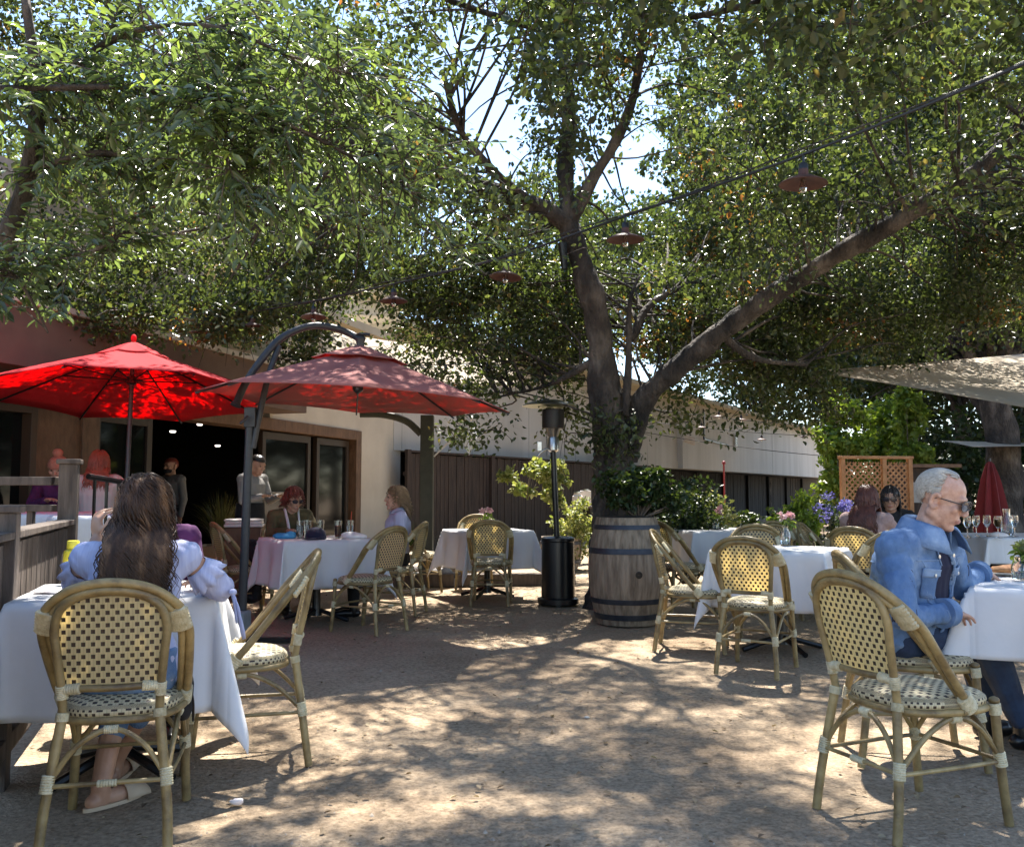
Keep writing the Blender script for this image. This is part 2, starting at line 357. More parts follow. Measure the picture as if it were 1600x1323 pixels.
ad = math_n(nt, 'MULTIPLY_ADD', n4.outputs['Fac'], 2.2, math_n(nt, 'ADD', n2.outputs['Fac'], math_n(nt, 'MULTIPLY', n3.outputs['Distance'], .5)))
bp = nd(nt, 'ShaderNodeBump', Strength=.55, Distance=.02); nt.links.new(ad, bp.inputs['Height']); nt.links.new(bp.outputs[0], bs.inputs['Normal'])

# ironed fold lines pressed into the tablecloths
nt = m_cloth.node_tree; bs = nt.nodes['Principled BSDF']
tc = nd(nt, 'ShaderNodeTexCoord'); sp = nd(nt, 'ShaderNodeSeparateXYZ'); nt.links.new(tc.outputs['Object'], sp.inputs[0])
def crease(s_): return math_n(nt, 'SMOOTH_MIN', math_n(nt, 'ABSOLUTE', math_n(nt, 'SUBTRACT', math_n(nt, 'FRACT', math_n(nt, 'DIVIDE', s_, .29)), .5)), .04, .02)
nz = nd(nt, 'ShaderNodeTexNoise', Scale=9.0, Detail=5.0); nt.links.new(tc.outputs['Object'], nz.inputs['Vector'])
hh = math_n(nt, 'ADD', math_n(nt, 'ADD', crease(sp.outputs[0]), crease(sp.outputs[1])), math_n(nt, 'MULTIPLY', nz.outputs['Fac'], .10))
bp = nd(nt, 'ShaderNodeBump', Strength=.55, Distance=.08); nt.links.new(hh, bp.inputs['Height']); nt.links.new(bp.outputs[0], bs.inputs['Normal'])
m_skin3 = M('skin_warm', (.38,.205,.13), (.47,.27,.18), scale=14, rough=.45, bump=.05, bscale=220)
# ================================================================ ground
xs = np.concatenate([[-220,-90,-40,-22], np.linspace(-14,16,121), [24,45,100,220]])
ys = np.concatenate([[-60,-20,-6], np.linspace(0,26,121), [34,50,90,240]])
mb = MB(); pts = []
for y in ys:
    for x in xs:
        z = 0
        if -14 <= x <= 16 and 0 <= y <= 26:
            z = .014*mn.noise(V((x*.8,y*.8,0)))+.006*mn.noise(V((x*3.1,y*3.1,4)))-.004
        pts.append((x,y,z))
mb.grid(pts, len(xs), len(ys))
tag(mb.build('ground', m_dirt, smooth=180), kind='structure')
# leaf litter and grit
n = 2000
C = np.stack([rng.uniform(-4.5,5.5,n), 2.6+rng.random(n)**1.4*9, np.full(n,.010)], 1); D = unit(np.stack([rng.normal(size=n),rng.normal(size=n),rng.normal(size=n)*.25],1))
N = unit(np.stack([rng.normal(size=n)*.35,rng.normal(size=n)*.35,np.ones(n)],1)); l = rng.uniform(.012,.036,n)
tag(leaf_mesh('fallen_leaves', C, D, N, l, l*.33, m_litter, rnd=rng.random(n)), 'small dry oak leaves scattered over the dirt', kind='stuff')
vs = []; qs = []
for i in range(2600):
    x = random.uniform(-4,5); y = 2.6+random.random()**1.5*7; r = random.uniform(.0015,.0045)+(.006 if random.random() < .03 else 0); b = len(vs)
    vs += [(x-r,y,.006),(x,y-r,.006),(x+r,y,.006),(x,y+r,.006),(x+r*.1,y,.008+r*1.1)]
    qs += [(b,b+1,b+4),(b+1,b+2,b+4),(b+2,b+3,b+4),(b+3,b,b+4)]
tag(np_mesh('gravel', vs, np.array(qs), M('grit', (.2,.16,.12), (.42,.36,.29), scale=30, rough=.9), tris=True), 'fine grit strewn on the dirt', kind='stuff')
# raised deck on the left behind the rail fence
mb = MB(); mb.bx(-12, -2.85, 5.9, 9.0, -.05, .25)
tag(mb.build('deck', m_gwood), kind='structure')

# ================================================================ restaurant building on the left
K = V((-2.32, 17.3, 0))
rb = thing('restaurant_building', 'cream and brown restaurant building with wide dark open doorway behind the red umbrellas', 'building', K, math.atan2(-.956, -.292))
def part(name, boxes, m, parent, bevel=0, smooth=40):
    mb = MB()
    for b in boxes: mb.bx(*b)
    return mb.build(name, m, parent, smooth, bevel)
part('wall', [(-.4,1.35,-.35,0,0,4.0), (1.35,4.3,-.35,0,2.27,4.0)], m_cream, rb)
part('upper_wall', [(4.3,13,-1.7,-1.2,2.92,5.0)], m_pinkc, rb)
part('fascia', [(4.2,13,-.5,.55,2.34,2.92)], m_brownst, rb)
part('flashing', [(4.15,13,-.55,.60,2.92,2.98)], M('flashing', (.6,.57,.52), rough=.5), rb)
part('door_frame', [(1.35,1.55,-.30,.03,0,2.27), (1.55,8.0,-.30,.03,2.10,2.27), (7.75,8.0,-.30,.03,0,2.10)], m_bwood, rb, .006)
for a, b in ((1.62,2.75),(2.95,4.35),(6.75,7.7)):
    fr = part('glass_door', [(a,a+.09,-.16,-.08,.0,2.08),(b-.09,b,-.16,-.08,.0,2.08),(a+.09,b-.09,-.16,-.08,1.97,2.08),(a+.09,b-.09,-.16,-.08,0,.16)], M('door_timber', (.035,.022,.014), rough=.5), rb, .004)
    part('pane', [(a+.09,b-.09,-.13,-.11,.16,1.97)], m_wglass, fr)
part('timber_wall', [(8.0,8.6,-.3,0,0,2.34),(10.2,13,-.3,0,0,2.34),(8.6,10.2,-.3,0,0,.9),(8.6,10.2,-.3,0,2.05,2.34)], m_bwood, rb)
wf = part('window', [(8.6,8.68,-.2,.02,.9,2.05),(10.12,10.2,-.2,.02,.9,2.05),(8.68,10.12,-.2,.02,1.97,2.05),(8.68,10.12,-.2,.02,.9,.98)], M('win_timber', (.05,.028,.016), rough=.5), rb, .004)
part('pane', [(8.68,10.12,-.12,-.10,.98,1.97)], m_wglass, wf)
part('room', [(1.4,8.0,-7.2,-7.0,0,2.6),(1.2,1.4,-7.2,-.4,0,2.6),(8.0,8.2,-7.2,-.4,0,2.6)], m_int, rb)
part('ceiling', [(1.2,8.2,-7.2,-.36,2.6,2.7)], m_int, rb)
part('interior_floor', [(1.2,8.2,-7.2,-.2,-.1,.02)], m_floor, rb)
part('roof', [(-.4,13,-9,-1.7,5.0,5.15),(-.4,4.3,-9,0.25,4.0,4.14)], m_tan, rb)
for px, py, d in ((270,675,13.2),(340,697,15),(312,664,14.2)):
    p = P(px,py,d); mb = MB(); mb.lathe([(.001,-.006),(.035,-.006),(.042,.0),(.042,.02)], 16, (0,0,0))
    o = mb.build('ceiling_downlight', m_lamp); o.location = p
    tag(o, {270:'left one of three small lit downlights in the dark doorway',340:'lowest of three small lit downlights in the dark doorway',312:'topmost of three small lit downlights in the dark doorway'}[px], 'downlight', 'downlights inside the dark doorway')

# ================================================================ long white building, right of it
wb = thing('white_building', 'long white walled building with a tan eave receding behind the oak tree', 'building', K, math.atan2(.857, .5145))
part('wall', [(.05,15.5,0,.4,2.0,4.3)], m_white, wb)
part('wall', [(15.5,46,-.18,.4,2.0,4.3)], m_white, wb)
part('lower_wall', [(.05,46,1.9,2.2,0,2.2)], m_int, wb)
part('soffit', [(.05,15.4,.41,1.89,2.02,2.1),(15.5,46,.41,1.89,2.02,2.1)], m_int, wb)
m_joint = M('joint', (.33,.32,.3), rough=.9)
for k in range(6): part('panel_joint', [(.3+k*2.5,.312+k*2.5,-.006,-.001,2.02,4.28)], m_joint, wb)
part('panel_joint', [(27,27.012,-.186,-.181,2.02,4.28)], m_joint, wb)
mb = MB(); mb.bx(-.3,46.6,-.75,.6,4.3,4.42); ev = mb.build('eave', m_olive, wb)
mb = MB(); mb.add([(-.3,-.75,4.43),(46.6,-.75,4.43),(46.6,7,5.7),(-.3,7,5.7),(-.3,7,4.43),(46.6,7,4.43)], [(0,1,2,3),(0,3,4),(1,5,2)]); mb.build('roof', m_tan, wb)
part('upper_storey', [(-4.5,5.5,4.2,4.6,4.9,6.2)], m_white, wb)
part('upper_eave', [(-4.9,5.9,3.6,8,6.2,6.4)], m_olive, wb)
vt = part('vent', [(21.2,21.5,-.25,-.18,2.95,3.5)], M('vent_frame', (.4,.4,.38), rough=.6), wb)
part('louver', [(21.23,21.47,-.27,-.25,2.99+k*.1,3.05+k*.1) for k in range(5)], m_black, vt)
part('post', [(44.2,44.5,-.5,-.2,0,2.0)], m_white, wb)
mb = MB(); mb.tube([(17.6,-.22,4.2),(17.6,-.22,3.1),(20.5,-.22,3.0)],.03,6); mb.build('conduit', m_black, wb)
mb = MB(); mb.tube([(6.2,-.05,4.25),(6.2,-.05,2.1)],.035,8); mb.build('downpipe', m_white, wb)
s_ = thing('driftwood_sign', 'pale weathered driftwood board mounted high on the white wall', 'sign', P(1077,687,29.5), math.atan2(.857,.5145))
mb = MB(); mb.box((0,0,0),(1.0,.06,.26), R=Matrix.Rotation(math.radians(4),3,'Y')); mb.build('board', M('driftwood', (.45,.36,.27), (.58,.5,.42), scale=3, rough=.9, stretch=(1,4,6)), s_, bevel=.03)

# ---- dark board fence under the white wall
fe = thing('board_fence', 'dark brown vertical board fence below the white wall', 'fence', K, math.atan2(.857, .5145))
mb = MB(); x = 0.0
while x < 12:
    w = random.uniform(.13,.16); mb.bx(x, x+w-.012, -.36+random.uniform(0,.012), -.33, .02, 1.93+random.uniform(-.01,.01)); x += w
mb.build('boards', m_dwood, fe)
part('top_rail', [(0,12,-.40,-.30,1.95,1.99)], m_dwood, fe)
part('bottom_rail', [(0,12,-.327,-.27,.5,.58),(0,12,-.327,-.27,1.5,1.58)], m_dwood, fe)
for k in range(5): part('post', [(k*3-.06,k*3+.06,-.43,-.365,0,2.0)], m_dwood, fe)
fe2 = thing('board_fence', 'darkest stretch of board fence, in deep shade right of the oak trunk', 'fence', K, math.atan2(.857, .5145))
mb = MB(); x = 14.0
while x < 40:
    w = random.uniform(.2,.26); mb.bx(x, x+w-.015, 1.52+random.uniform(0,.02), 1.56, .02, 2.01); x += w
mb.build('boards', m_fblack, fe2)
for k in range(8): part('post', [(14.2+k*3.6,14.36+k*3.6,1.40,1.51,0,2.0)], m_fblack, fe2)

# ================================================================ left rail fence, running away along the table
fd = V((-.342, 1, 0)).normalized(); fang = math.atan2(fd.y, fd.x)
fs = V((-1.2, 1.32, 0))-V((.06,0,0))
lf = thing('rail_fence', 'weathered brown board fence with flat cap rail beside the left table', 'fence', fs, fang)
L_ = 4.25
mb = MB(); x = 0.05
while x < L_-.1:
    w = random.uniform(.105,.125); mb.bx(x, x+w, -.012, .012, .07, .965+random.uniform(-.004,.004)); x += w+random.uniform(.012,.022)
mb.build('boards', m_gwood, lf, bevel=.003)
part('cap_rail', [(0,L_-.05,-.05,.05,.985,1.015)], m_gwood, lf, .004)
part('side_rail', [(0,L_-.05,.0125,.045,.9,.98)], m_gwood, lf, .004)
part('bottom_rail', [(0,L_-.05,-.05,-.014,.13,.2)], m_gwood, lf, .004)
for s0, hh in ((2.46,1.09),(L_,1.34)):
    po = part('post', [(s0-.05,s0+.05,-.05-.002,.05,0,hh)], m_gwood, lf, .004)
    part('post_cap', [(s0-.065,s0+.065,-.067,.065,hh,hh+.03)], m_gwood, po, .006)
ep = fs+fd*L_
rf = thing('deck_railing', 'brown timber railing with two rails in front of the deck tables', 'railing', ep, math.pi)
part('top_rail', [(.08,6,-.05,.05,1.215,1.265)], m_gwood, rf, .004)
part('lower_rail', [(.08,6,-.03,.03,1.06,1.10)], m_gwood, rf, .004)
for k in range(46): part('baluster', [(.2+k*.125,.235+k*.125,-.018,.018,.25,1.06)], m_gwood, rf)
part('post', [(2.6,2.7,-.05,.05,0,1.215)], m_gwood, rf, .004)
mr = thing('metal_railing', 'short black metal railing with thin balusters by the tall fence post', 'railing', ep+V((.09,.05,0)), math.atan2(1.1,.30))
mb = MB(); mb.tube([(0,0,1.27),(.70,0,1.20)], .018, 8); mb.build('handrail', m_black, mr)
for k in range(7): part('baluster', [(.05+k*.105,.063+k*.105,-.007,.007,.1,1.262-.0096*k)], m_black, mr)

# ================================================================ green post, rods, planters edging
po = thing('timber_post', 'dark green square post with curved bracket behind the rose umbrella', 'post', P(666,900,12.6)*1.0, 0)
po.location.z = 0
part('shaft', [(-.09,.09,-.09,.09,0,2.26)], M('green_post', (.03,.032,.022), (.05,.05,.035), scale=5, rough=.7), po, .01)
mb = MB(); mb.tube(cat([(-.09,0,2.0),(-.3,0,2.18),(-.62,0,2.27),(-.95,0,2.28)],5), .05, 8); mb.build('bracket', bpy.data.materials['green_post'], po)
rd = thing('hanging_ornament', 'clear crystal star lantern hanging from a rod in front of the white wall', 'ornament', P(733,680,12.4))
mb = MB(); c0 = P(733,680,12.4); a = P(678,713,12.55)-c0; b = P(742,650,12.4)-c0; mb.tube([a,b],.012,6); mb.tube([b,(0.02,0,.2)],.004,4); mb.build('rod', m_steel, rd)
mb = MB()
for k in range(8):
    an = k*math.pi/4; mb.add([(0,0,.22),(.14*math.cos(an),.14*math.sin(an),.02),(0.05*math.cos(an+.39),.05*math.sin(an+.39),0),(0,0,-.28)],[(0,1,2),(1,3,2)])
mb.build('crystal', M('crystal', (.75,.78,.82), rough=.1, trans=.5), rd, smooth=0)
rp = thing('red_pole', 'thin red pole standing against the dark fence right of the barrel', 'pole', P(1133,835,14)*1.0); rp.location.z = 0
mb = MB(); mb.tube([(0,0,0),(0,0,1.62)], .014, 8); mb.lathe([(.035,1.62),(.02,1.66),(.001,1.67)],10); mb.build('shaft', M('red_paint', (.3,.03,.03), rough=.5), rp)
# sleeper edging with river rocks in front of the fence
be = thing('sleeper_edging', 'low dark timber sleeper edging the bed behind the small table', 'edging', G(665,916), .12)
part('sleeper', [(-1.6,.35,-.08,.08,0,.16),(.38,1.9,-.08,.08,0,.15)], m_gwood, be, .01)
mb = MB()
for i in range(70):
    p = G(random.uniform(560,735), random.uniform(889,903)); r = random.uniform(.06,.13)
    mb.ell((p.x,p.y,r*.45), (r,r*random.uniform(.6,.9),r*.6), Matrix.Rotation(random.uniform(0,3),3,'Z'), 9, 6)
tag(mb.build('river_rocks', M('rock', (.10,.09,.085), (.34,.31,.28), scale=4, rough=.8, bump=.2), smooth=180), 'grey river rocks heaped behind the sleeper edging', kind='stuff')

# ================================================================ lattice screen at the right
la = thing('lattice_screen', 'orange brown timber lattice screen behind the auburn haired woman', 'lattice screen', P(1318,800,15.5), .15)
la.location.z = 0
def lattice(w, h, name, x0):
    mb = MB()
    for sgn, y in ((1,-.006),(-1,.006)):
        c = -h
        while c < w+h:
            pts = []
            for t in np.linspace(0,1,2):
                pass
            # line x = c + sgn*z clipped to [0,w]x[0,h]
            z0, z1 = 0, h
            if sgn > 0: z0 = max(0,-c); z1 = min(h, w-c)
            else: z0 = max(0, c-w); z1 = min(h, c)
            if z1-z0 > .04:
                p0 = V((x0+c+sgn*z0, y, .2+z0)); p1 = V((x0+c+sgn*z1, y, .2+z1)); mid = (p0+p1)/2
                mb.box(mid, ((p1-p0).length, .008, .028), R=Matrix.Rotation(-sgn*math.pi/4,3,'Y'))
            c += .105
    return mb.build(name, m_lattice, la, smooth=0)
lattice(.72,1.5,'lattice_panel',.05); lattice(.42,1.5,'lattice_panel',.82)
for x in (0,.77,1.26): part('post', [(x-.04,x+.04,-.04,.04,0,1.76)], m_lattice, la, .005)
part('top_rail', [(-.06,1.32,-.05,.05,1.76,1.81)], m_lattice, la, .005)
wb2 = thing('wooden_cabinet', 'dark service cabinet with a pale panel right of the lattice screen', 'cabinet', P(1438,800,16.2)); wb2.location.z = 0
part('body', [(-.42,.42,-.25,.25,0,1.62)], m_dwood, wb2, .01); part('panel', [(-.34,.2,-.27,-.25,1.0,1.36)], M('pale_panel', (.35,.34,.32), rough=.7), wb2); part('cabinet_roof', [(-.5,.6,-.35,.3,1.62,1.68)], m_bwood, wb2)
# shade sails
def sail(name, cs, sag, label):
    c0 = sum(cs, V())/len(cs); mb = MB(); n = 15; pts = []
    a, b, c, d = [q-c0 for q in cs]
    for j in range(n):
        for i in range(n):
            u = i/(n-1); v = j/(n-1)
            p = a*(1-u)*(1-v)+b*u*(1-v)+c*u*v+d*(1-u)*v
            cx = (a+b+c+d)/4-p; k = .16*(4*u*(1-u)+4*v*(1-v)-8*u*(1-u)*v*(1-v)*2)
            p = p+cx*max(0,k)*.25; p.z -= sag*16*u*(1-u)*v*(1-v)
            pts.append(p)
    mb.grid(pts, n, n); o = mb.build(name, m_sail, smooth=180, solid=.004); o.location = c0
    return tag(o, label, 'shade sail', 'shade sails')
sail('shade_sail', [P(1262,580,10.5), P(1600,553,12.5), P(1900,560,11), P(1700,655,7.6)], .12, 'large beige shade sail with dappled shade stretched at the upper right')
sail('shade_sail', [P(470,512,11.5), P(800,560,15.5), P(815,606,13.8), P(540,588,10.2)], .06, 'beige shade sail stretched in front of the cream wall behind the rose umbrella')
sail('shade_sail', [P(1468,688,17), P(1580,691,18), P(1660,696,17), P(1520,698,15)], .03, 'small pale sail low under the trees beside the closed red umbrella')
# ================================================================ bistro chair (faces +Y)
def make_chair():
    t = thing('bistro_chair', '', 'chair', (0,0,0), 0, 'bamboo look bistro chairs with cream and brown weave')
    def sym(pts): return [V(p) for p in pts]+[V((-p[0],p[1],p[2])) for p in reversed(pts[:-1])]
    # rear legs carry up into the inner back frame
    for s in (-1,1):
        mb = MB(); mb.tube(cat([(s*.195,-.285,0),(s*.185,-.262,.16),(s*.155,-.228,.40),(s*.149,-.218,.455)],5), [.0165]*15+[.0165], 12); mb.build('leg', m_bamboo, t)
        mb = MB(); mb.tube(cat([(s*.20,.225,0),(s*.192,.205,.2),(s*.186,.192,.425)],5), .0165, 12); mb.ell((s*.186,.192,.435),(.019,.019,.014)); mb.build('leg', m_bamboo, t)
    inner = sym([(.149,-.220,.45),(.154,-.236,.54),(.166,-.262,.66),(.172,-.276,.735),(.151,-.293,.805),(.09,-.305,.845),(0,-.309,.857)])
    mb = MB(); ip = cat(inner,5); mb.tube(ip, .0145, 12); mb.tube(cat([(-.152,-.231,.535),(0,-.246,.532),(.152,-.231,.535)],5), .0125, 10); mb.build('inner_frame', m_bamboo, t)
    out = sym([(.205,.055,.425),(.218,-.02,.51),(.230,-.12,.635),(.231,-.185,.72),(.204,-.256,.80),(.12,-.305,.866),(0,-.321,.888)])
    op = cat(out,6); mb = MB(); mb.tube(op, .0155, 12)
    n = len(op); off = []
    for i in range(n):
        tt = V(op[min(i+1,n-1)])-V(op[max(i-1,0)]); tt.normalize(); a = V(op[i])-V((0,-.15,.62)); a.y *= .3; a = (a-tt*a.dot(tt)).normalized()
        off.append(V(op[i])-a*.0255+V((0,-.006,0)))
    mb.tube(off, .0125, 10); mb.build('back_hoop', m_bamboo, t)
    # woven back panel
    ipa = np.array(ip); right = ipa[:len(ipa)//2+1]      # from (+x) bottom to the crown
    mb = MB(); pts = []; uvs = []; nz = 26; nx = 15
    zs = np.linspace(.535,.850,nz)
    for z in zs:
        w = np.interp(z, right[:,2], right[:,0]); y = np.interp(z, right[:,2], right[:,1])
        for i in range(nx):
            q = -1+2*i/(nx-1); x = q*w; pts.append((x, y+.004-.012*(1-q*q), z)); uvs.append((x+1, z))
    mb.grid(pts, nx, nz, uvs); mb.build('backrest', m_weave, t, smooth=180)
    # seat pad
    mb = MB(); N = 40; vs = []; uvs = []; fs = []
    def outl(a, s):
        cx = math.copysign(abs(math.cos(a))**.62, math.cos(a)); cy = math.copysign(abs(math.sin(a))**.62, math.sin(a))
        w = .205 if cy > 0 else .205-.03*(-cy)
        return (cx*w*s, .015+cy*.208*s)
    prof = [(.3,.478),(.55,.475),(.78,.469),(.92,.460),(.985,.449),(1.0,.436),(.985,.424),(.93,.421)]
    vs.append((0,.015,.479)); uvs.append((1,1.015))
    for k,(s,z) in enumerate(prof):
        for j in range(N):
            a = 2*math.pi*j/N; x,y = outl(a,s); vs.append((x,y,z))
            uvs.append((1+x,1+y) if k < 4 else (1+a*.26, z*1.6))
    for j in range(N): fs.append((0,1+j,1+(j+1)%N))
    for k in range(len(prof)-1):
        for j in range(N): a=1+k*N+j; b=1+k*N+(j+1)%N; fs.append((a,a+N,b+N,b))
    mb.add(vs, fs, uvs); mb.build('seat', m_seatw, t, smooth=180)
    mb = MB(); mb.tube([(*outl(2*math.pi*j/36,.99),.412) for j in range(37)], .0135, 10, caps=False); mb.build('seat_frame', m_bamboo, t)
    def st(pts, r=.0095): mb = MB(); mb.tube(cat(pts,6), r, 8); mb.build('stretcher', m_bamboo, t)
    st([(-.180,-.252,.235),(-.10,-.235,.345),(0,-.222,.392),(.10,-.235,.345),(.180,-.252,.235)])
    st([(-.19,.205,.235),(-.10,.200,.345),(0,.19,.392),(.10,.200,.345),(.19,.205,.235)])
    for s in (-1,1): st([(s*.182,-.25,.235),(s*.19,-.13,.345),(s*.19,0,.392),(s*.19,.11,.345),(s*.191,.202,.235)])
    st([(-.183,-.255,.225),(0,-.262,.228),(.183,-.255,.225)],.008); st([(-.19,.21,.225),(0,.215,.225),(.19,.21,.225)],.008)
    for s in (-1,1): st([(s*.184,-.253,.222),(s*.192,0,.222),(s*.192,.208,.222)],.008)
    def wrap(a, b, r, fl=1, axis=None):
        a=V(a); b=V(b); k=15; mb=MB(); mb.tube([a+(b-a)*i/(k-1) for i in range(k)], [r+(.0012 if i%2 else -.0008) for i in range(k)], 14, flat=fl, axis=axis); mb.build('binding', m_bind, t)
    for s in (-1,1):
        wrap((s*.208,-.208,.715),(s*.192,-.262,.790),.016,2.55,axis=V((0,1,.4)))         # hoop tied to the inner frame
        wrap((s*.150,-.232,.531),(s*.095,-.243,.5345),.0178)
        wrap((s*.151,-.228,.50),(s*.154,-.235,.545),.0185)
        wrap((s*.152,-.224,.425),(s*.150,-.219,.452),.0205)
        wrap((s*.204,.060,.418),(s*.211,.018,.468),.0205,1.5,axis=V((1,0,0)))
        wrap((s*.184,-.257,.205),(s*.178,-.247,.262),.0205)
        wrap((s*.193,.208,.205),(s*.190,.200,.255),.0205)
        wrap((s*.188,.196,.385),(s*.186,.192,.425),.0205)
        wrap((s*.189,-.02,.388),(s*.189,.02,.388),.014)
    wrap((-.03,-.262,.227),(.03,-.262,.227),.0115); wrap((-.022,-.222,.391),(.022,-.222,.391),.0135)
    return t
chair0 = make_chair(); used = [False]
def chair(x, y, rz, label, sc_=1):
    if not used[0]:
        used[0] = True; c = chair0; c.location = (x,y,.003); c.rotation_euler = (0,0,rz); c['label'] = label
    else: c = dup(chair0, (x,y,.003), rz, label)
    c.scale = (sc_,sc_,sc_*random.uniform(.985,1.015)); return c
R = math.radians
chair(-1.385,3.26,R(14),'chair under the long haired woman, its woven back facing the viewer')
chair(-1.20,4.07,R(105),'empty chair seen edge on at the right side of the near left table')
chair(1.47,3.36,R(-68),'large empty chair in the right foreground with its seat turned to the man')
chair(1.80,4.08,R(-98),'chair under the man in the denim jacket')
chair(-1.24,7.75,R(57),'empty chair under the rose umbrella with its back to the yard, right of the cloth')
chair(-2.58,8.75,R(-58),'chair behind the umbrella pole with a dark jacket over it')
chair(-1.16,8.85,R(80),'chair under the woman in the lavender shirt')
chair(-2.30,9.28,R(205),'chair under the red haired woman in glasses')
chair(-.22,9.62,R(-3),'sunlit golden chair with its back to the viewer at the small middle table')
chair(-.46,11.1,R(176),'chair on the far side of the small middle table, only its top showing')
chair(-1.12,10.75,R(-62),'orange lit chair at the left side of the small middle table')
chair(1.63,6.05,R(-30),'glowing yellow backed chair at the table right of the barrel')
chair(1.38,6.85,R(-106),'side on chair standing just right of the wine barrel')
chair(2.08,7.55,R(172),'chair facing the viewer behind the flower vase table')
chair(1.72,9.0,R(-68),'leaf shaded chair right of the barrel at the far white table')
chair(2.62,9.4,R(100),'pale chair top in the middle of the far right tables')
chair(2.72,8.6,R(-150),'olive backed chair left of the pink flower vase')
chair(3.02,8.45,R(-120),'olive backed chair right of the pink flower vase')
chair(3.02,7.78,R(-38),'chair under the auburn haired woman in mauve')
chair(2.66,6.75,R(15),'pale chair with its crown just left of the denim jacket')

# ================================================================ tables and cloths
def cloth_mb(t, o, seed, cfs=None):
    r_ = random.Random(seed); h = t/2; c = h+o; n = 56; mb = MB(); pts = []; ph = [r_.uniform(0,6.28) for _ in range(8)]; lam = [r_.uniform(.30,.52) for _ in range(4)]; am = [r_.uniform(.08,.15) for _ in range(4)]
    cf = cfs or [r_.uniform(.20,.42) for _ in range(4)]
    xs_ = np.concatenate([np.linspace(-c,-h,15)[:-1], np.linspace(-h,h,27), np.linspace(h,c,15)[1:]])
    def side(k, s, a): return .010+.05*a+am[k]*a*math.sin(2*math.pi*s/lam[k]+ph[k])
    for v in xs_:
        for u in xs_:
            au, av = abs(u)-h, abs(v)-h; su = 1 if u > 0 else -1; sv = 1 if v > 0 else -1
            z = .0015*mn.noise(V((u*7,v*7,seed)))
            ku = 0 if su > 0 else 1; kv = 2 if sv > 0 else 3
            if au <= 1e-6 and av <= 1e-6: pts.append((u,v,z)); continue
            if au > 1e-6 and av <= 1e-6:
                f = side(ku, v, au); pts.append((su*(h+f), v, -math.sqrt(max(au*au-f*f,1e-6)))); continue
            if av > 1e-6 and au <= 1e-6:
                f = side(kv, u, av); pts.append((u, sv*(h+f), -math.sqrt(max(av*av-f*f,1e-6)))); continue
            rr = math.hypot(au,av); p = math.atan2(av,au); q = p/(math.pi/2)
            f = side(ku, sv*h, rr)*(1-q)+side(kv, su*h, rr)*q+cf[(su>0)*2+(sv>0)]*rr*math.sin(2*p)**2
            f = min(f, rr*.9)
            pts.append((su*(h+f*math.cos(p)), sv*(h+f*math.sin(p)), -math.sqrt(max(rr*rr-f*f,1e-6))))
    k = len(xs_); mb.grid(pts, k, k); return mb
def table(x, y, rz, t=.8, o=.42, label='', clabel='', seed=0, z=0, H=.75, cfs=None):
    tb = thing('dining_table', label, 'table', (x,y,z), rz, 'dining tables under white cloths')
    mb = MB(); mb.bx(-t/2,t/2,-t/2,t/2,H-.03,H-.004); mb.build('table_top', m_bwood, tb, bevel=.006)
    mb = MB(); mb.lathe([(.05,.05),(.04,.12),(.035,.3),(.035,H-.06),(.10,H-.032)],16); mb.build('pedestal', m_black, tb)
    for k in range(4):
        a = k*math.pi/2+math.pi/4; mb = MB(); mb.tube(cat([(.03*math.cos(a),.03*math.sin(a),.10),(.17*math.cos(a),.17*math.sin(a),.06),(.32*math.cos(a),.32*math.sin(a),.018)],4), .02, 8); mb.build('foot', m_black, tb)
    ob = cloth_mb(t+.01,o,seed,cfs).build('tablecloth', m_cloth, smooth=180, solid=.0025); ob.location = (x,y,z+H+.003); ob.rotation_euler = (0,0,rz)
    tag(ob, clabel, 'tablecloth', 'white tablecloths'); return tb
table(-1.66,3.88,R(17),.74,.44,'table at the near left beside the rail fence','white tablecloth on the near left table, one corner hanging by the edge on chair',3,cfs=[.42,.3,.20,.3])
table(-1.80,8.35,R(30),.85,.42,'table under the rose cantilever umbrella','white tablecloth in blue shade under the rose cantilever umbrella',5)
table(-.28,10.25,R(24),.78,.42,'small middle table with the golden chair','white tablecloth on the small middle table left of the heater',8)
table(2.63,4.15,R(-30),.9,.30,'table at the right edge where the man rests his hand','white tablecloth at the right edge in front of the man',11)
table(2.02,6.80,R(-32),.80,.42,'table right of the barrel with the pink flower vase','white tablecloth right of the barrel under the pink flower vase',13)
table(2.35,10.3,R(10),.95,.36,'table far behind the barrel','white tablecloth on the far table right behind the barrel',17)
table(5.05,8.9,R(-6),1.1,.24,'table at the far right crowded with glasses','short white tablecloth at the far right under the many glasses',19)
table(-4.15,7.55,R(5),1.1,.45,'table on the deck behind the timber railing','white tablecloth on the deck table behind the railing',23,z=.25)
table(-3.05,6.75,R(30),.7,.42,'table on the deck behind the black metal railing','white tablecloth behind the black metal railing',29,z=.25)

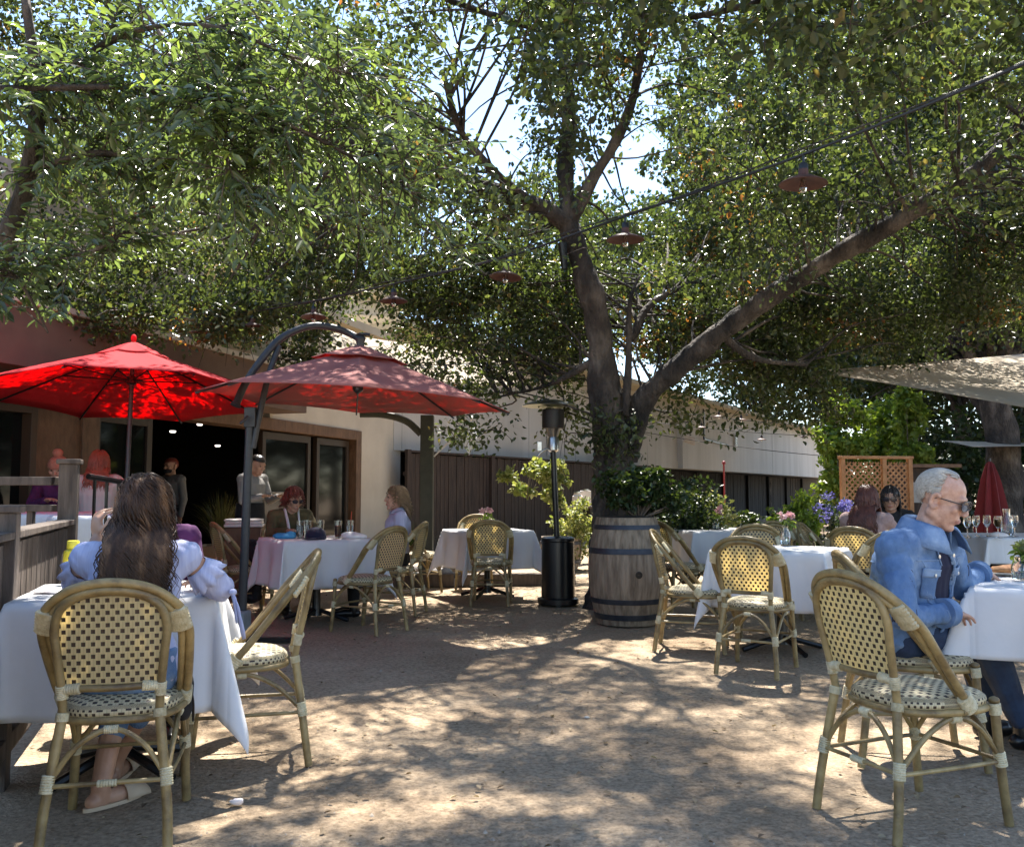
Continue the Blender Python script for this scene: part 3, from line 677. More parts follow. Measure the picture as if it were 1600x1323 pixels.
# ================================================================ umbrellas
def canopy_mb(Rr, apex, rim, n=8, sag=.05, scal=.04, r0=.0):
    mb = MB(); nr = 9; ns = 6; pts = []
    for k in range(nr):
        q = r0+(1-r0)*k/(nr-1)
        for j in range(n*ns+1):
            a = j/ns; i0 = math.floor(a); fr = a-i0; a0 = 2*math.pi*i0/n; a1 = 2*math.pi*(i0+1)/n
            p0 = V((math.cos(a0),math.sin(a0),0)); p1 = V((math.cos(a1),math.sin(a1),0)); p = (p0*(1-fr)+p1*fr)*Rr*q
            b = 4*fr*(1-fr); z = apex+(rim-apex)*(q**1.12)-sag*b*q*(1.1-q)*1.5+scal*b*q**3
            p *= 1-.035*b*q**4
            pts.append((p.x,p.y,z))
    mb.grid(pts, n*ns+1, nr); return mb
def ribs(par, Rr, apex, rim, n, m, hubz):
    for k in range(n):
        a = 2*math.pi*k/n; pts = [(Rr*.995*q*math.cos(a),Rr*.995*q*math.sin(a),apex+(rim-apex)*q**1.12-.018) for q in np.linspace(.03,1,8)]
        mb = MB(); mb.tube(pts, .009, 6); rbm = mb.build('rib', m, par)
        q = .5; mb = MB(); mb.tube([(.03*math.cos(a),.03*math.sin(a),hubz),(Rr*q*math.cos(a),Rr*q*math.sin(a),apex+(rim-apex)*q**1.12-.02)], .007, 6); mb.build('strut', m, rbm)
# market umbrella on the deck
ul = P(200,620,8.0); um = thing('market_umbrella', 'bright red market umbrella with upright centre pole on the deck', 'umbrella', (ul.x,8.0,.25))
um.rotation_euler = (R(-5.5),R(-1.5),0); ap, ri = 2.26, 1.80; rr = 1.27
canopy_mb(rr,ap,ri,8,.03,.015,.05).build('canopy', m_red, um, smooth=30, solid=.002)
canopy_mb(.34,ap+.07,ap-.10,8,.01,.0,.0).build('vent', m_red, um, smooth=30, solid=.002)
ribs(um, rr, ap-.01, ri, 8, m_black, ap-.30)
mb = MB(); mb.tube([(0,0,.02),(0,0,ap+.06)], .02, 12); mb.build('pole', m_dkmetal, um)
mb = MB(); mb.lathe([(.03,ap-.34),(.045,ap-.33),(.045,ap-.27),(.03,ap-.26)],12); mb.build('hub', m_black, um)
mb = MB(); mb.ell((0,0,ap+.10),(.025,.025,.04)); mb.build('finial', m_red, um)
mb = MB(); mb.lathe([(.25,0),(.25,.03),(.05,.07),(.04,.3)],24); mb.build('base', m_black, um)
# cantilever umbrella
cb = G(371,1004); cb = V((cb.x,cb.y,0)); hub = P(563,548,7.45)
cu = thing('cantilever_umbrella', 'rose red cantilever umbrella hung from a curved dark arm', 'umbrella', cb)
hl = hub-cb
sub = bpy.data.objects.new('canopy', None)
ap, ri, rr = 0.0, -.43, 1.30
ch = canopy_mb(rr,ap,ri,8,.05,.02,.04).build('canopy', m_rose, cu, smooth=30, solid=.002); ch.location = hl; ch.rotation_euler = (R(1),R(3),R(10))
vt = canopy_mb(.40,ap+.05,ap-.085,8,.01,0,0).build('vent', m_rose, ch, smooth=30, solid=.002)
ribs(ch, rr, ap-.005, ri, 8, m_dkmetal, ap-.28)
mb = MB(); mb.lathe([(.012,-.36),(.045,-.33),(.045,-.27),(.02,-.25),(.02,.0)],12); mb.build('hub', m_dkmetal, ch)
def rel(px,py,d): return P(px,py,d)-cb
y0 = cb.y
mb = MB(); mb.tube([(0.03,.02,.15), rel(379,940,y0), rel(391,640,y0+.02)], [.034,.034,.034], 12); mb.build('mast', m_dkmetal, cu)
arc = cat([rel(368,634,y0-.05),rel(383,600,y0),rel(410,560,y0+.05),rel(440,528,y0+.14),rel(482,510,y0+.25),rel(520,512,y0+.35),rel(550,523,y0+.42),rel(563,531,7.45)],6)
mb = MB(); mb.tube(arc, [.045]+[.030]*(len(arc)-1), 12); mb.build('arm', m_dkmetal, cu)
mb = MB(); mb.tube(cat([rel(395,700,y0+.02),rel(404,655,y0+.03),rel(420,585,y0+.07),rel(436,540,y0+.13)],5), .026, 10); mb.build('brace', m_dkmetal, cu)
mb = MB(); p = rel(563,533,7.45); mb.lathe([(.02,-.10),(.04,-.07),(.032,-.02),(.045,.02),(.03,.05),(.05,.055),(.001,.07)],14,p); mb.tube([p+V((-.01,0,.06)),p+V((.08,0,.055))],.014,8); mb.build('swivel', m_dkmetal, cu)
mb = MB(); mb.box(rel(392,652,y0+.02), (.09,.08,.16), m=0); mb.tube([rel(388,650,y0-.06),rel(375,662,y0-.10)],.012,8); mb.build('crank_box', m_dkmetal, cu, bevel=.015)
part('cross_plate', [(-.42,.42,-.035,.035,.008,.04),(-.035,.035,-.42,-.036,.008,.04),(-.035,.035,.036,.42,.008,.04)], m_black, cu)
mb = MB(); mb.bx(-.105,.105,-.12,.10,.041,.25); o = mb.build('concrete_block', m_conc, bevel=.02); o.location = (cb.x-.02,cb.y-.02,0)
tag(o, 'grey concrete block weighing down the cantilever umbrella foot', 'block')
# closed red umbrella far right
cu2 = thing('closed_umbrella', 'folded red umbrella standing under the trees at the far right', 'umbrella', (P(1548,760,13.5).x,13.5,0))
mb = MB(); pts = []
for k,(r_,z) in enumerate([(.26,.62),(.25,.85),(.19,1.2),(.13,1.5),(.06,1.72),(.01,1.78)]):
    for j in range(33): a = 2*math.pi*j/32; q = r_*(1+.22*math.cos(8*a)); pts.append((q*math.cos(a),q*math.sin(a),z))
mb.grid(pts,33,6); mb.build('canopy', m_red_shaded, cu2, smooth=60); cu2.scale = (.85,.85,.93)
mb = MB(); mb.tube([(0,0,0),(0,0,1.82)],.022,10); mb.build('pole', m_dkmetal, cu2)
mb = MB(); mb.lathe([(.26,0),(.26,.05),(.05,.1)],20); mb.build('base', m_black, cu2)

# ================================================================ patio heater
hx = G(872,946); ht = thing('patio_heater', 'black mushroom patio heater with steel reflector standing left of the barrel', 'patio heater', (hx.x,hx.y,0))
mb = MB(); mb.lathe([(.20,.02),(.215,.03),(.215,.08),(.175,.09),(.17,.66),(.178,.67),(.178,.70),(.15,.715),(.03,.72)],32); mb.build('tank_housing', m_black, ht, smooth=30)
mb = MB(); mb.tube([(-.01,0,.71),(-.045,0,1.60)],.03,14); mb.build('pole', m_black, ht)
mb = MB(); mb.lathe([(.035,1.60),(.06,1.62),(.06,1.74),(.05,1.76),(.075,1.83),(.09,1.86)],20,(-.045,0,0)); mb.build('burner_collar', m_steel, ht)
mb = MB(); mb.lathe([(.115,1.85),(.118,1.87),(.118,2.03),(.115,2.05)],24,(-.045,0,0)); mb.build('burner_screen', M('burner_mesh', (.05,.045,.04), rough=.5, metal=.7), ht)
mb = MB(); mb.lathe([(.29,2.085),(.275,2.10),(.2,2.13),(.1,2.15),(.001,2.155)],36,(-.085,0,0)); mb.build('reflector', m_steel, ht, solid=.002)
mb = MB(); mb.tube(cat([(-.10,0,1.64),(-.17,-.02,1.60),(-.21,-.02,1.55)],4),.015,8); mb.box((-.19,-.02,1.66),(.05,.03,.1)); mb.build('valve', m_steel, ht, bevel=.004)
for k in range(3): a=k*2.09+.5; mb = MB(); mb.lathe([(.03,-.012),(.03,.012)],12,(.19*math.cos(a),.19*math.sin(a),.03),R=Matrix.Rotation(1.57,3,'X')); mb.build('wheel', m_black, ht)

# ================================================================ wine barrel planter
bg = G(980,972); br = thing('wine_barrel', 'weathered oak wine barrel with dark hoops planted with a shrub', 'barrel', (bg.x,bg.y,0))
prof = [(z,.275+.075*math.sin(math.pi*z/.95)) for z in np.linspace(0,.95,19)]
mb = MB(); nst = 30; 
vs=[]; fs=[]; nn=nst*4
for z,r_ in prof:
    for j in range(nn):
        a=2*math.pi*j/nn; g=.004 if j%4==0 else 0; vs.append(((r_-g)*math.cos(a),(r_-g)*math.sin(a),z))
for i in range(len(prof)-1):
    for j in range(nn): a=i*nn+j; b=i*nn+(j+1)%nn; fs.append((a,b,b+nn,a+nn))
fs.append(tuple((len(prof)-1)*nn+j for j in range(nn)))
mb.add(vs,fs); mb.build('staves', m_stave, br, smooth=20)
for z0,z1 in ((.05,.10),(.19,.235),(.63,.68),(.845,.885)):
    f = lambda z: .275+.075*math.sin(math.pi*z/.95)
    mb = MB(); mb.lathe([(f(z0)-.003,z0),(f(z0)+.006,z0),(f((z0+z1)/2)+.007,(z0+z1)/2),(f(z1)+.006,z1),(f(z1)-.003,z1)],60); mb.build('hoop', m_hoop, br, smooth=30)
a = -math.pi/2+.18; bu = V((math.cos(a)*.349,math.sin(a)*.349,.455)); mb = MB(); mb.lathe([(.028,-.006),(.032,.004),(.022,.006),(.001,.0)],16,bu,R=V((math.cos(a),math.sin(a),0)).to_track_quat('Z','Y').to_matrix()); mb.build('bung', m_black, br)
mb = MB(); mb.lathe([(.255,.951),(.12,.965),(.001,.97)],24); mb.build('soil', M('soil', (.03,.022,.016), rough=1), br)

# ================================================================ pendant lamps on cables
def catenary(a, b, sag, n=16): return [a+(b-a)*(i/n)-V((0,0,sag*4*(i/n)*(1-i/n))) for i in range(n+1)]
lampp = [P(1255,283,4.06),P(977,371,5.1),P(790,430,6.0),P(615,468,6.9),P(490,493,7.7),P(395,507,8.5),P(312,517,9.2),P(150,500,9.8)]
cpts = [P(1700,48,2.9),P(1600,100,3.25)]+[p+V((0,0,.125)) for p in lampp]
cab = MB(); cab.tube(cat(cpts,8),.0075,6); cab.tube([V(p)+V((0,0,.018+.012*math.sin(i*.5))) for i,p in enumerate(cat(cpts,8))],.004,5)
tag(cab.build('light_cable', m_cable, origin=lampp[0]), 'black cable sagging across the yard carrying the near rust coloured lamps', 'cable')
def lamp():
    t = thing('pendant_lamp','', 'pendant lamp', (0,0,0), 0, 'rust shaded pendant lamps')
    mb = MB(); mb.lathe([(.022,.055),(.024,.03),(.035,.018),(.075,.006),(.108,-.012),(.110,-.016),(.075,.001),(.02,.01)],28); mb.build('lamp_shade', m_rust, t, smooth=50)
    mb = MB(); mb.lathe([(.001,.09),(.016,.085),(.022,.075),(.022,.04)],12); mb.tube([(0,0,.08),(0,0,.13)],.006,6); mb.build('socket', m_black, t)
    mb = MB(); mb.lathe([(.012,.005),(.016,-.02),(.020,-.035),(.014,-.052),(.001,-.058)],14); mb.build('bulb', m_bulb, t)
    return t
l0 = lamp(); lab = ['largest rust lamp hanging at the upper right against leaves','rust lamp hanging just right of the oak trunk fork','rust lamp half hidden in leaves left of the oak trunk','rust lamp above the right half of the rose umbrella','rust lamp above the curved umbrella arm','rust lamp among leaves left of the curved arm','rust lamp above the right side of the red umbrella','rust lamp at far left in front of the fascia']
for i,p in enumerate(lampp):
    o = l0 if i == 0 else dup(l0)
    o.location = p; o['label'] = lab[i]; o.rotation_euler = (R(random.uniform(-5,5)),R(random.uniform(-5,5)),0)
far = [(1123,650,18),(1158,655,18),(1190,686,20),(1096,667,19),(1160,665,21),(1255,682,22)]
fl = ['far lamp leftmost at the top over the white wall','far lamp second from left at the top over the white wall','far lamp hanging lowest, right of the wall vent','far lamp nearest the oak foliage at left over the white wall','far lamp in the middle of the white wall just under another lamp','far lamp nearest the right end of the white wall']
for i,(x,y,d) in enumerate(far):
    o = dup(l0); o.location = P(x,y,d); o['label'] = fl[i]
for i,(y0_,y1_,d) in enumerate(((636,640,18),(657,652,19),(674,698,20.5))):
    mb = MB(); a = P(1000,y0_,d); b = P(1560,y1_+20,d+4); mb.tube(catenary(a,b,.25),.009,5)
    tag(mb.build('light_cable', m_cable, origin=a), ['highest far cable strung across the white wall','middle far cable strung across the white wall','lowest far cable strung across the white wall'][i], 'cable')
mb = MB(); a = P(430,560,9.5); b = P(960,545,9.6); cc = catenary(a,b,.12); mb.tube(cc,.006,5)
o = thing('string_lights','thin string of small bulbs above the rose umbrella','string lights',a)
mb.v = [tuple(V(p)-a) for p in mb.v]; mb.build('wire', m_cable, o)
for i in (2,4,6,8,10): q = cc[i]-a; mb = MB(); mb.tube([q,q-V((0,0,.05))],.016,8); mb.ell(q-V((0,0,.085)),(.022,.022,.032)); mb.build('bulb', m_black, o)
# ================================================================ main oak
def limb(mb, rows, sub=7, n=14, rough=.06, seed=0):
    a = cat(rows, sub); pts = []; rr = []
    for p in a:
        j = mn.noise_vector(V((p[0]*1.3+seed,p[1]*1.3,p[2]*1.3)))*p[3]*.35
        pts.append(V(p[:3])+j); rr.append(max(p[3],.004)*(1+.16*mn.noise(V((p[0]*3,p[1]*3,p[2]*3+seed)))))
    b0_ = len(mb.v); mb.tube(pts, rr, n)
    for i_ in range(len(pts)):
        for j_ in range(n):
            k_ = b0_+i_*n+j_; q = V(mb.v[k_]); o_ = q-pts[i_]
            mb.v[k_] = tuple(q+o_*(.20*mn.noise(q*3.2)+.13*mn.noise(q*9)+(.06*mn.noise(q*22) if n > 12 else 0)))
    return pts
def L(*rows): return [(*P(x,y,d), r) for x,y,d,r in rows]
oak_base = G(966,962); 
oak = thing('oak_tree', 'large old oak with a leaning trunk and long limbs spreading over the whole yard', 'tree', (0,0,0))
limbs = [
 L((968,965,9.3,.40),(966,900,9.3,.31),(962,800,9.2,.27),(958,700,9.15,.25),(946,620,9.1,.225),(936,540,9.05,.185),(922,460,9,.175),(902,395,9,.15),(888,345,9,.155)),
 L((888,350,9,.13),(843,322,8.9,.11),(770,296,8.7,.095),(690,268,8.4,.08),(600,236,8,.065),(500,215,7.5,.045)),
 L((888,350,9,.11),(925,285,8.9,.085),(962,222,8.8,.075),(990,150,8.7,.06),(1002,60,8.6,.05),(1010,-80,8.4,.035)),
 L((887,350,9,.12),(884,260,9.1,.11),(888,170,9.2,.09),(880,40,9.3,.06),(870,-100,9.4,.04)),
 L((862,335,8.95,.06),(800,292,8.6,.055),(755,250,8.3,.05),(715,195,8,.04),(690,110,7.6,.03)),
 L((975,720,9.2,.18),(990,655,9.1,.185),(1016,612,9,.165),(1055,578,8.9,.15),(1120,522,8.7,.15),(1205,466,8.5,.145),(1310,400,8.2,.14),(1420,335,7.9,.125),(1510,278,7.6,.11),(1610,195,7.3,.09),(1720,120,7,.07)),
 L((1400,345,8,.07),(1470,300,8.4,.05),(1560,285,8.8,.04),(1660,280,9,.03)),
 L((978,650,8.95,.045),(984,560,8.95,.045),(985,470,8.95,.03),(1000,430,9.1,.012)),
 L((985,530,9,.055),(1010,482,9.2,.05),(1050,455,9.4,.04),(1120,430,9.8,.025)),
 L((1120,520,8.7,.06),(1180,560,8.9,.04),(1260,570,9.2,.03)),
 L((936,560,9.05,.06),(860,600,9.3,.03),(780,620,9.5,.015)),
 L((690,268,8.4,.06),(560,330,8.6,.045),(420,350,9,.035),(300,330,9.5,.025)),
 L((500,215,7.5,.05),(380,160,7,.04),(260,80,6.5,.03)),
 L((880,60,9.3,.05),(760,20,8.5,.04),(640,-20,7.5,.03)),
 L((1005,40,8.6,.05),(1120,20,8.3,.04),(1260,-20,7.8,.03),(1400,-60,7.2,.02)),
]
mb = MB(); nodes = []
for i,l in enumerate(limbs):
    pts = limb(mb, [(*q[:3],q[3]*(.65 if i == 5 else .77)) for q in l], sub=16 if i in (0,5) else 8, seed=i*3.1, n=30 if i in (0,5) else 12)
    if i: nodes += pts
# root flare and bark burls
mb.build('trunk', m_bark, oak, smooth=180)
mb = MB(); p=P(879,398,8.86); mb.tube([p+V((0,0,.12)),p+V((0.02,0,-.15))],[.05,.03],10); mb.build('cut_stub', m_black, oak)
# crown: twig ends filling a wide low dome over the yard
def proj(p):
    y = p[:,1]; dz = p[:,2]-HC
    zc = y*CT+dz*ST; yc = -y*ST+dz*CT
    return 800+F*p[:,0]/zc, 661.5-F*yc/zc
n = 31000
c = np.stack([rng.uniform(-8.5,9.5,n), rng.uniform(3.2,14.5,n), rng.uniform(2.75,8.4,n)],1)
dx = (c[:,0]-.6)/9.3; dy = (c[:,1]-8.5)/6.4; r2 = dx*dx+dy*dy
zmin = 3.05+.9*np.clip(r2-.25,0,1)+.25*np.array([mn.noise(V((a*.5,b*.5,1))) for a,b in c[:,:2]]); zmax = 7.1-2.3*r2
dens = np.array([mn.noise(V((a*.55,b*.55,d*.7)))+.45*mn.noise(V((a*1.3,b*1.3,d*1.6+9))) for a,b,d in c])
ok = (r2 < 1) & (c[:,2] > zmin) & (c[:,2] < zmax) & (dens > .05)
px, py = proj(c)
gap = np.zeros(n,bool)
for gx,gy,gw,gh in ((770,200,60,112),(990,285,78,88),(420,120,34,34),(1010,130,36,60),(600,410,60,26),(130,320,40,16),(700,330,30,30)):
    gap |= ((px-gx)/gw)**2+((py-gy)/gh)**2 < 1
ok &= ~(gap & (rng.random(n) < .985))
ok &= ~((py > 480) & (px < 620) & (c[:,1]<8))
ok &= ~((c[:,1] < 6) & (c[:,2] < 3.3)) & ~((c[:,0] < .2-.25*(c[:,1]-3)) & (c[:,1] < 7.2)) & ~((c[:,1] < 5.2) & (rng.random(n) < .35))
ok &= ~((px > 815) & (px < 975) & (py > 240) & (py < 620) & (c[:,1] < 9.1) & (rng.random(n) < .85))
ly = np.interp(px,[985,1055,1205,1310,1420,1510,1610],[640,578,466,400,335,278,195]); ok &= ~((px > 985) & (px < 1560) & (abs(py-ly) < 38) & (c[:,1] < 8.8) & (rng.random(n) < .45))
gx = c[:,0]-.07*c[:,2]; gy = c[:,1]-.52*c[:,2]; u_ = rng.random(n)      # where each cluster throws its shade
pool = np.array([mn.noise(V((a*1.8,b*1.4,3.3)))+.6*mn.noise(V((a*3.6,b*2.8,7))) for a,b in zip(gx,gy)])
ok &= ~((pool > .16) & (u_ < .62))
for sx,sy,rx,ry,q_ in ((-3.6,6.9,1.3,1.2,.9),(-.6,10.3,3.2,1.5,.72),(1.5,5.6,.45,.4,.8),(-1.4,6.4,1.3,1.1,.5),(.2,7.2,2.4,1.7,.42),(2.2,7.0,1.6,1.5,.35),(-1.4,2.9,.4,.3,.9)): ok &= ~((((gx-sx)/rx)**2+((gy-sy)/ry)**2 < 1) & (u_ < q_))
oc = c[ok]
print('oak clusters', len(oc))
# hanging skirts beside the trunk
def skirt(n, x0,x1,y0,y1,d0,d1):
    out = []
    for i in range(n):
        p = P(random.uniform(x0,x1), random.uniform(y0,y1), random.uniform(d0,d1))
        if mn.noise(p*1.1) > -.12: out.append(p)
    return out
sk = skirt(240,640,930,400,540,9.2,11.5)+skirt(40,560,900,530,600,9.2,11)+skirt(26,690,900,590,700,9.2,10.5)+skirt(150,990,1270,330,560,9.4,12)+skirt(100,1000,1230,500,660,9.3,10.5)+skirt(130,1200,1480,420,560,9.5,12)+skirt(50,1180,1300,560,650,9.5,11)+skirt(80,1400,1640,200,520,9,12)+skirt(190,60,640,370,500,8.8,10.5)+skirt(80,-20,430,455,528,8.4,9.5)+skirt(22,380,500,490,590,9,9.8)+skirt(7,900,1010,640,720,8.7,9.0)
allc = np.vstack([oc, np.array([list(p) for p in sk])])
rad = rng.uniform(.20,.44,len(allc)); cnt = (rng.uniform(45,105,len(allc))).astype(int)
C,D,N,l,w,r_ = cluster_leaves(allc, rad, cnt, up=.35, droop=.25, L=(.036,.082), ratio=.33)
# a few clusters of dead brown leaves
dead = rng.random(len(allc)) < .022; di = np.repeat(dead, cnt); r_ = np.where(di, rng.uniform(.9,1,len(r_)), np.minimum(r_, .90+.1*(rng.random(len(r_))<.02)))
leaf_mesh('crown', C, D, N, l, w*.92, m_oak, oak, r_, lens=True)
print('oak leaves', len(C))
# branchlets
mb = MB(); NA = np.array([list(p) for p in nodes]); use = np.zeros(len(NA))
for i in rng.permutation(len(allc))[:1300]:
    c_ = allc[i]; d2 = ((NA-c_)**2).sum(1)+((NA[:,2]-c_[2])>.4)*1.5; j = int(np.argmin(d2+rng.random(len(d2))*.8+use*.9)); use[max(0,j-1):j+2] += 1; a = V(NA[j]); b = V(c_)
    ln = (b-a).length
    if ln > 2.4 or use[j] > 4 or ln < .15: continue
    m1 = a.lerp(b,.35)+V((random.gauss(0,.1),random.gauss(0,.1),random.uniform(0,.15)*ln)); m2 = a.lerp(b,.72)+V((random.gauss(0,.1),random.gauss(0,.1),random.uniform(0,.12)*ln))
    r0 = .006+.006*ln; k = cat([(*a,r0),(*m1,r0*.7),(*m2,r0*.45),(*b,.003)],3); mb.tube([q[:3] for q in k], [q[3] for q in k], 5, caps=False)
for i in range(len(allc)):
    b = V(allc[i])
    for _ in range(2): q = b+V((random.gauss(0,.2),random.gauss(0,.2),random.gauss(0,.16))); mb.tube([b,b.lerp(q,.5)+V((0,0,.03)),q],[.005,.0035,.0015],4,caps=False)
mb.build('branches', m_bark, oak, smooth=180)

# ================================================================ ash tree, near left
ash = thing('ash_tree', 'near tree at the upper left with long glossy pointed leaves hanging into view', 'tree', (0,0,0))
mb = MB(); al = [
 L((-190,800,4.6,.10),(-95,600,4.6,.085),(-12,435,4.5,.062),(28,335,4.4,.05),(48,270,4.3,.042),(60,150,4.2,.03),(40,0,4.1,.02)),
 L((-60,140,3.9,.02),(80,137,3.9,.017),(200,136,3.9,.015),(330,156,3.9,.013),(440,190,3.9,.011),(540,240,4,.008),(640,300,4.1,.004)),
 L((20,400,4.5,.014),(90,402,4.4,.012),(150,390,4.3,.009),(195,362,4.3,.006)),
 L((45,270,4.3,.02),(150,240,4.2,.015),(260,260,4.2,.011),(380,300,4.2,.008),(470,340,4.2,.004)),
 L((60,150,4.2,.02),(180,60,4,.014),(320,40,3.9,.01),(460,90,3.9,.007),(560,120,4,.004)),
 L((-30,430,4.2,.012),(20,432,4.2,.010),(50,470,4.2,.008),(75,520,4.3,.004)),
 L((330,156,3.9,.008),(350,210,3.9,.006),(355,250,3.95,.004),(366,290,4,.002)),
 L((55,190,4.25,.015),(180,190,4.5,.012),(330,230,4.7,.009),(470,260,4.9,.006),(620,330,5.2,.004),(760,430,5.6,.003)),
 L((58,100,4.2,.015),(200,100,4.5,.012),(350,110,4.8,.009),(520,180,5,.006),(680,240,5.2,.003)),
]
for i,l_ in enumerate(al): limb(mb, l_, n=10 if i==0 else 6, seed=50+i)
anchors = []
for i,l_ in enumerate(al[1:]):
    for q in cat(l_,9): anchors.append(V(q[:3]))
stems = []
for a in anchors:
    for _ in range(4):
        if random.random() < .60:
            ln = random.uniform(.15,.5); d = V((random.gauss(.25,.6),random.gauss(0,.55),random.gauss(-.05,.5))).normalized()
            b = a+d*ln+V((0,0,-.12*ln)); q_ = proj(np.array([list(b)])); 
            if q_[1][0] > (425 if q_[0][0] > 110 else 500): continue
            m_ = a.lerp(b,.5)+V((0,0,.06*ln)); stems.append((a,m_,b))
            mb.tube([a,m_,b],[.004,.003,.0015],4,caps=False)
mb.build('trunk', m_bark, ash, smooth=180)
Cs=[];Ds=[];Ns=[];ls=[];rs=[]
for a,m_,b in stems:
    base = random.gauss(.42,.2)
    for t in np.linspace(.25,1,7):
        p = (a.lerp(m_,t*2) if t<.5 else m_.lerp(b,t*2-1)); ax = (b-a).normalized()
        for s in (-1,1):
            sd = ax.cross(V((0,0,1))).normalized()*s
            d = (ax*.65+sd*.8+V((random.gauss(0,.2),random.gauss(0,.2),random.gauss(-.35,.25)))).normalized()
            Cs.append(p); Ds.append(d); Ns.append(V((random.gauss(0,.4),random.gauss(-.5,.45),.8))); ls.append(random.uniform(.045,.09)); rs.append(min(1,max(0,base+random.gauss(0,.12))))
Cs=np.array(Cs);Ds=np.array(Ds);Ns=unit(np.array(Ns));ls=np.array(ls)
pxs,pys = proj(Cs); keep = (Cs[:,1] > 2.6) & ~((pys > 430) & (pxs > 110)) & ~(pys > 505)
leaf_mesh('crown', Cs[keep],Ds[keep],Ns[keep],ls[keep],ls[keep]*.175,m_ash,ash,np.array(rs)[keep])
print('ash leaves', keep.sum())

# ================================================================ trees behind
def bgtree(x, y, h, r, tm, lm, label, nleaf, leafL, seed, crown_z=.32, tr=.2, group='trees beyond the buildings'):
    t = thing('shade_tree', label, 'tree', (x,y,0), 0, group); mb = MB(); rnd = random.Random(seed)
    limb(mb, [(0,0,-.1,tr*1.3),(.1,0,h*.15,tr),(-.1,.1,h*.4,tr*.7),(0,0,h*.8,tr*.25)], n=10, seed=seed)
    cs = []
    for i in range(int(nleaf/60)*3):
        u = V((rnd.gauss(0,1),rnd.gauss(0,1),rnd.gauss(0,1))).normalized()*(rnd.random()**.4)
        p = V((u.x*r, u.y*r, h*(crown_z+(1-crown_z)/2)+u.z*h*(1-crown_z)/2))
        if mn.noise(V((p.x*.6+seed,p.y*.6,p.z*.6))) > -.08: cs.append(p)
        if len(cs) >= nleaf/60: break
    for i in range(0,len(cs),6):
        b = cs[i]; a = V((0,0,h*rnd.uniform(.2,.6))); mb.tube([a,a.lerp(b,.5)+V((0,0,.2)),b],[tr*.3,tr*.15,.01],5,caps=False)
    mb.build('trunk', tm, t, smooth=180)
    cs = np.array([list(p) for p in cs]); C,D,N,l,w,r_ = cluster_leaves(cs, rng.uniform(.35,.75,len(cs)), np.full(len(cs),60), up=.3, droop=.2, L=(leafL*.7,leafL*1.2), ratio=.33)
    leaf_mesh('crown', C,D,N,l,w,lm,t,r_,lens=False)
bgtree(9.5,17.5,11.5,4.2,m_bark,m_oak,'shadowy oak whose thick trunk stands at the far right edge',46000,.10,1,.30,.34)
bgtree(13,46,16,6.5,m_bark,m_oak,'leafy tree rising behind the right half of the white wall',26000,.24,2,.3)
bgtree(12,24,15.5,5.6,m_bark,m_dark,'dark tree mass behind the shade sail',46000,.17,3,.10)
bgtree(14.6,52,30,6.8,m_bark,m_dark,'tallest far tree above the middle of the white roof',36000,.36,9,.34)
bgtree(-8,31,19,5.5,m_bark,m_dark,'tall far tree rising above the restaurant roof at left centre',34000,.24,10,.3)
bgtree(1.5,26,10,4,m_bark,m_dark,'dark tree behind the oak trunk above the white roof',20000,.15,4,.55)
bgtree(12.6,31,18.5,5.6,m_bark,m_dark,'dark far tree between the sail and the white wall',42000,.22,5,.16)
bgtree(16,19,9,4,m_bark,m_dark,'dark tree beyond the right edge of the yard',22000,.14,6,.1)
for i_,(x_,y_) in enumerate(((15,28),(21,25),(20,36))): bgtree(x_,y_,10,4.5,m_bark,m_dark,['dark tree beyond the right edge, middle of three','dark tree beyond the right edge, nearest of three','dark tree beyond the right edge, farthest of three'][i_],16000,.17,30+i_,.04)  # added trees: dark greenery for the glass doors to reflect, covering bright sky
bgtree(-9.5,20,10,4.2,m_bark,m_oak,'tree crown rising behind the restaurant roof',18000,.14,8,.5)
# shrubs
def shrub(name, x, y, z, w, h, n, L0, lm, label, cat_='shrub', group=None, up=.5, droop=0, stem=True, seed=0, ratio=.34):
    t = thing(name, label, cat_, (x,y,z), 0, group); k = max(6,int(n/40)); cs=[]
    rnd = random.Random(seed+int(x*31+y*7)); mb = MB()
    while len(cs) < k:
        u = V((rnd.gauss(0,1),rnd.gauss(0,1),rnd.gauss(0,1))).normalized()*(rnd.random()**.45); p = V((u.x*w/2,u.y*w/2*.8,h*.53+u.z*h*.47))
        if mn.noise(V((p.x*2.2+x,p.y*2.2+y,p.z*2.2))) > -.25: cs.append(p)
    for p in cs[::2]: mb.tube([(p.x*.15,p.y*.15,0),(p.x*.6,p.y*.6,p.z*.5),p],[.010,.006,.002],5,caps=False)
    if stem: mb.build('stems', m_bark2, t, smooth=180)
    cs = np.array([list(p) for p in cs]); C,D,N,l,wd,r_ = cluster_leaves(cs, np.full(k,min(w,h)*.17), np.full(k,40), up=up, droop=droop, L=(L0*.7,L0*1.25), ratio=ratio)
    leaf_mesh('foliage', C,D,N,l,wd,lm,t,r_,lens=n<4000)
    return t
shrub('barrel_shrub', bg.x+.12, bg.y+.05, .95, 1.0, .44, 2600, .055, m_dark, 'dark leaved shrub spilling out of the wine barrel')
for i,(x,y,d,w,h) in enumerate(((1320,800,19,1.1,3.6),(1385,800,19.6,1.3,3.1),(1425,800,18.6,.8,3.4))):
    p = P(x,y,d); shrub('bamboo_shrub', p.x,d,.1,w,h,3600,.13,m_lime,['tallest lime green shrub left behind the lattice','bushy lime green shrub in the middle behind the lattice','narrow lime green shrub right behind the lattice'][i],group='lime green shrubs behind the lattice',droop=.4)
p = P(1075,800,10.6); shrub('leafy_shrub', p.x,10.6,.1,1.0,1.25,3000,.06,m_dark,'dark bushy shrub right behind the barrel')
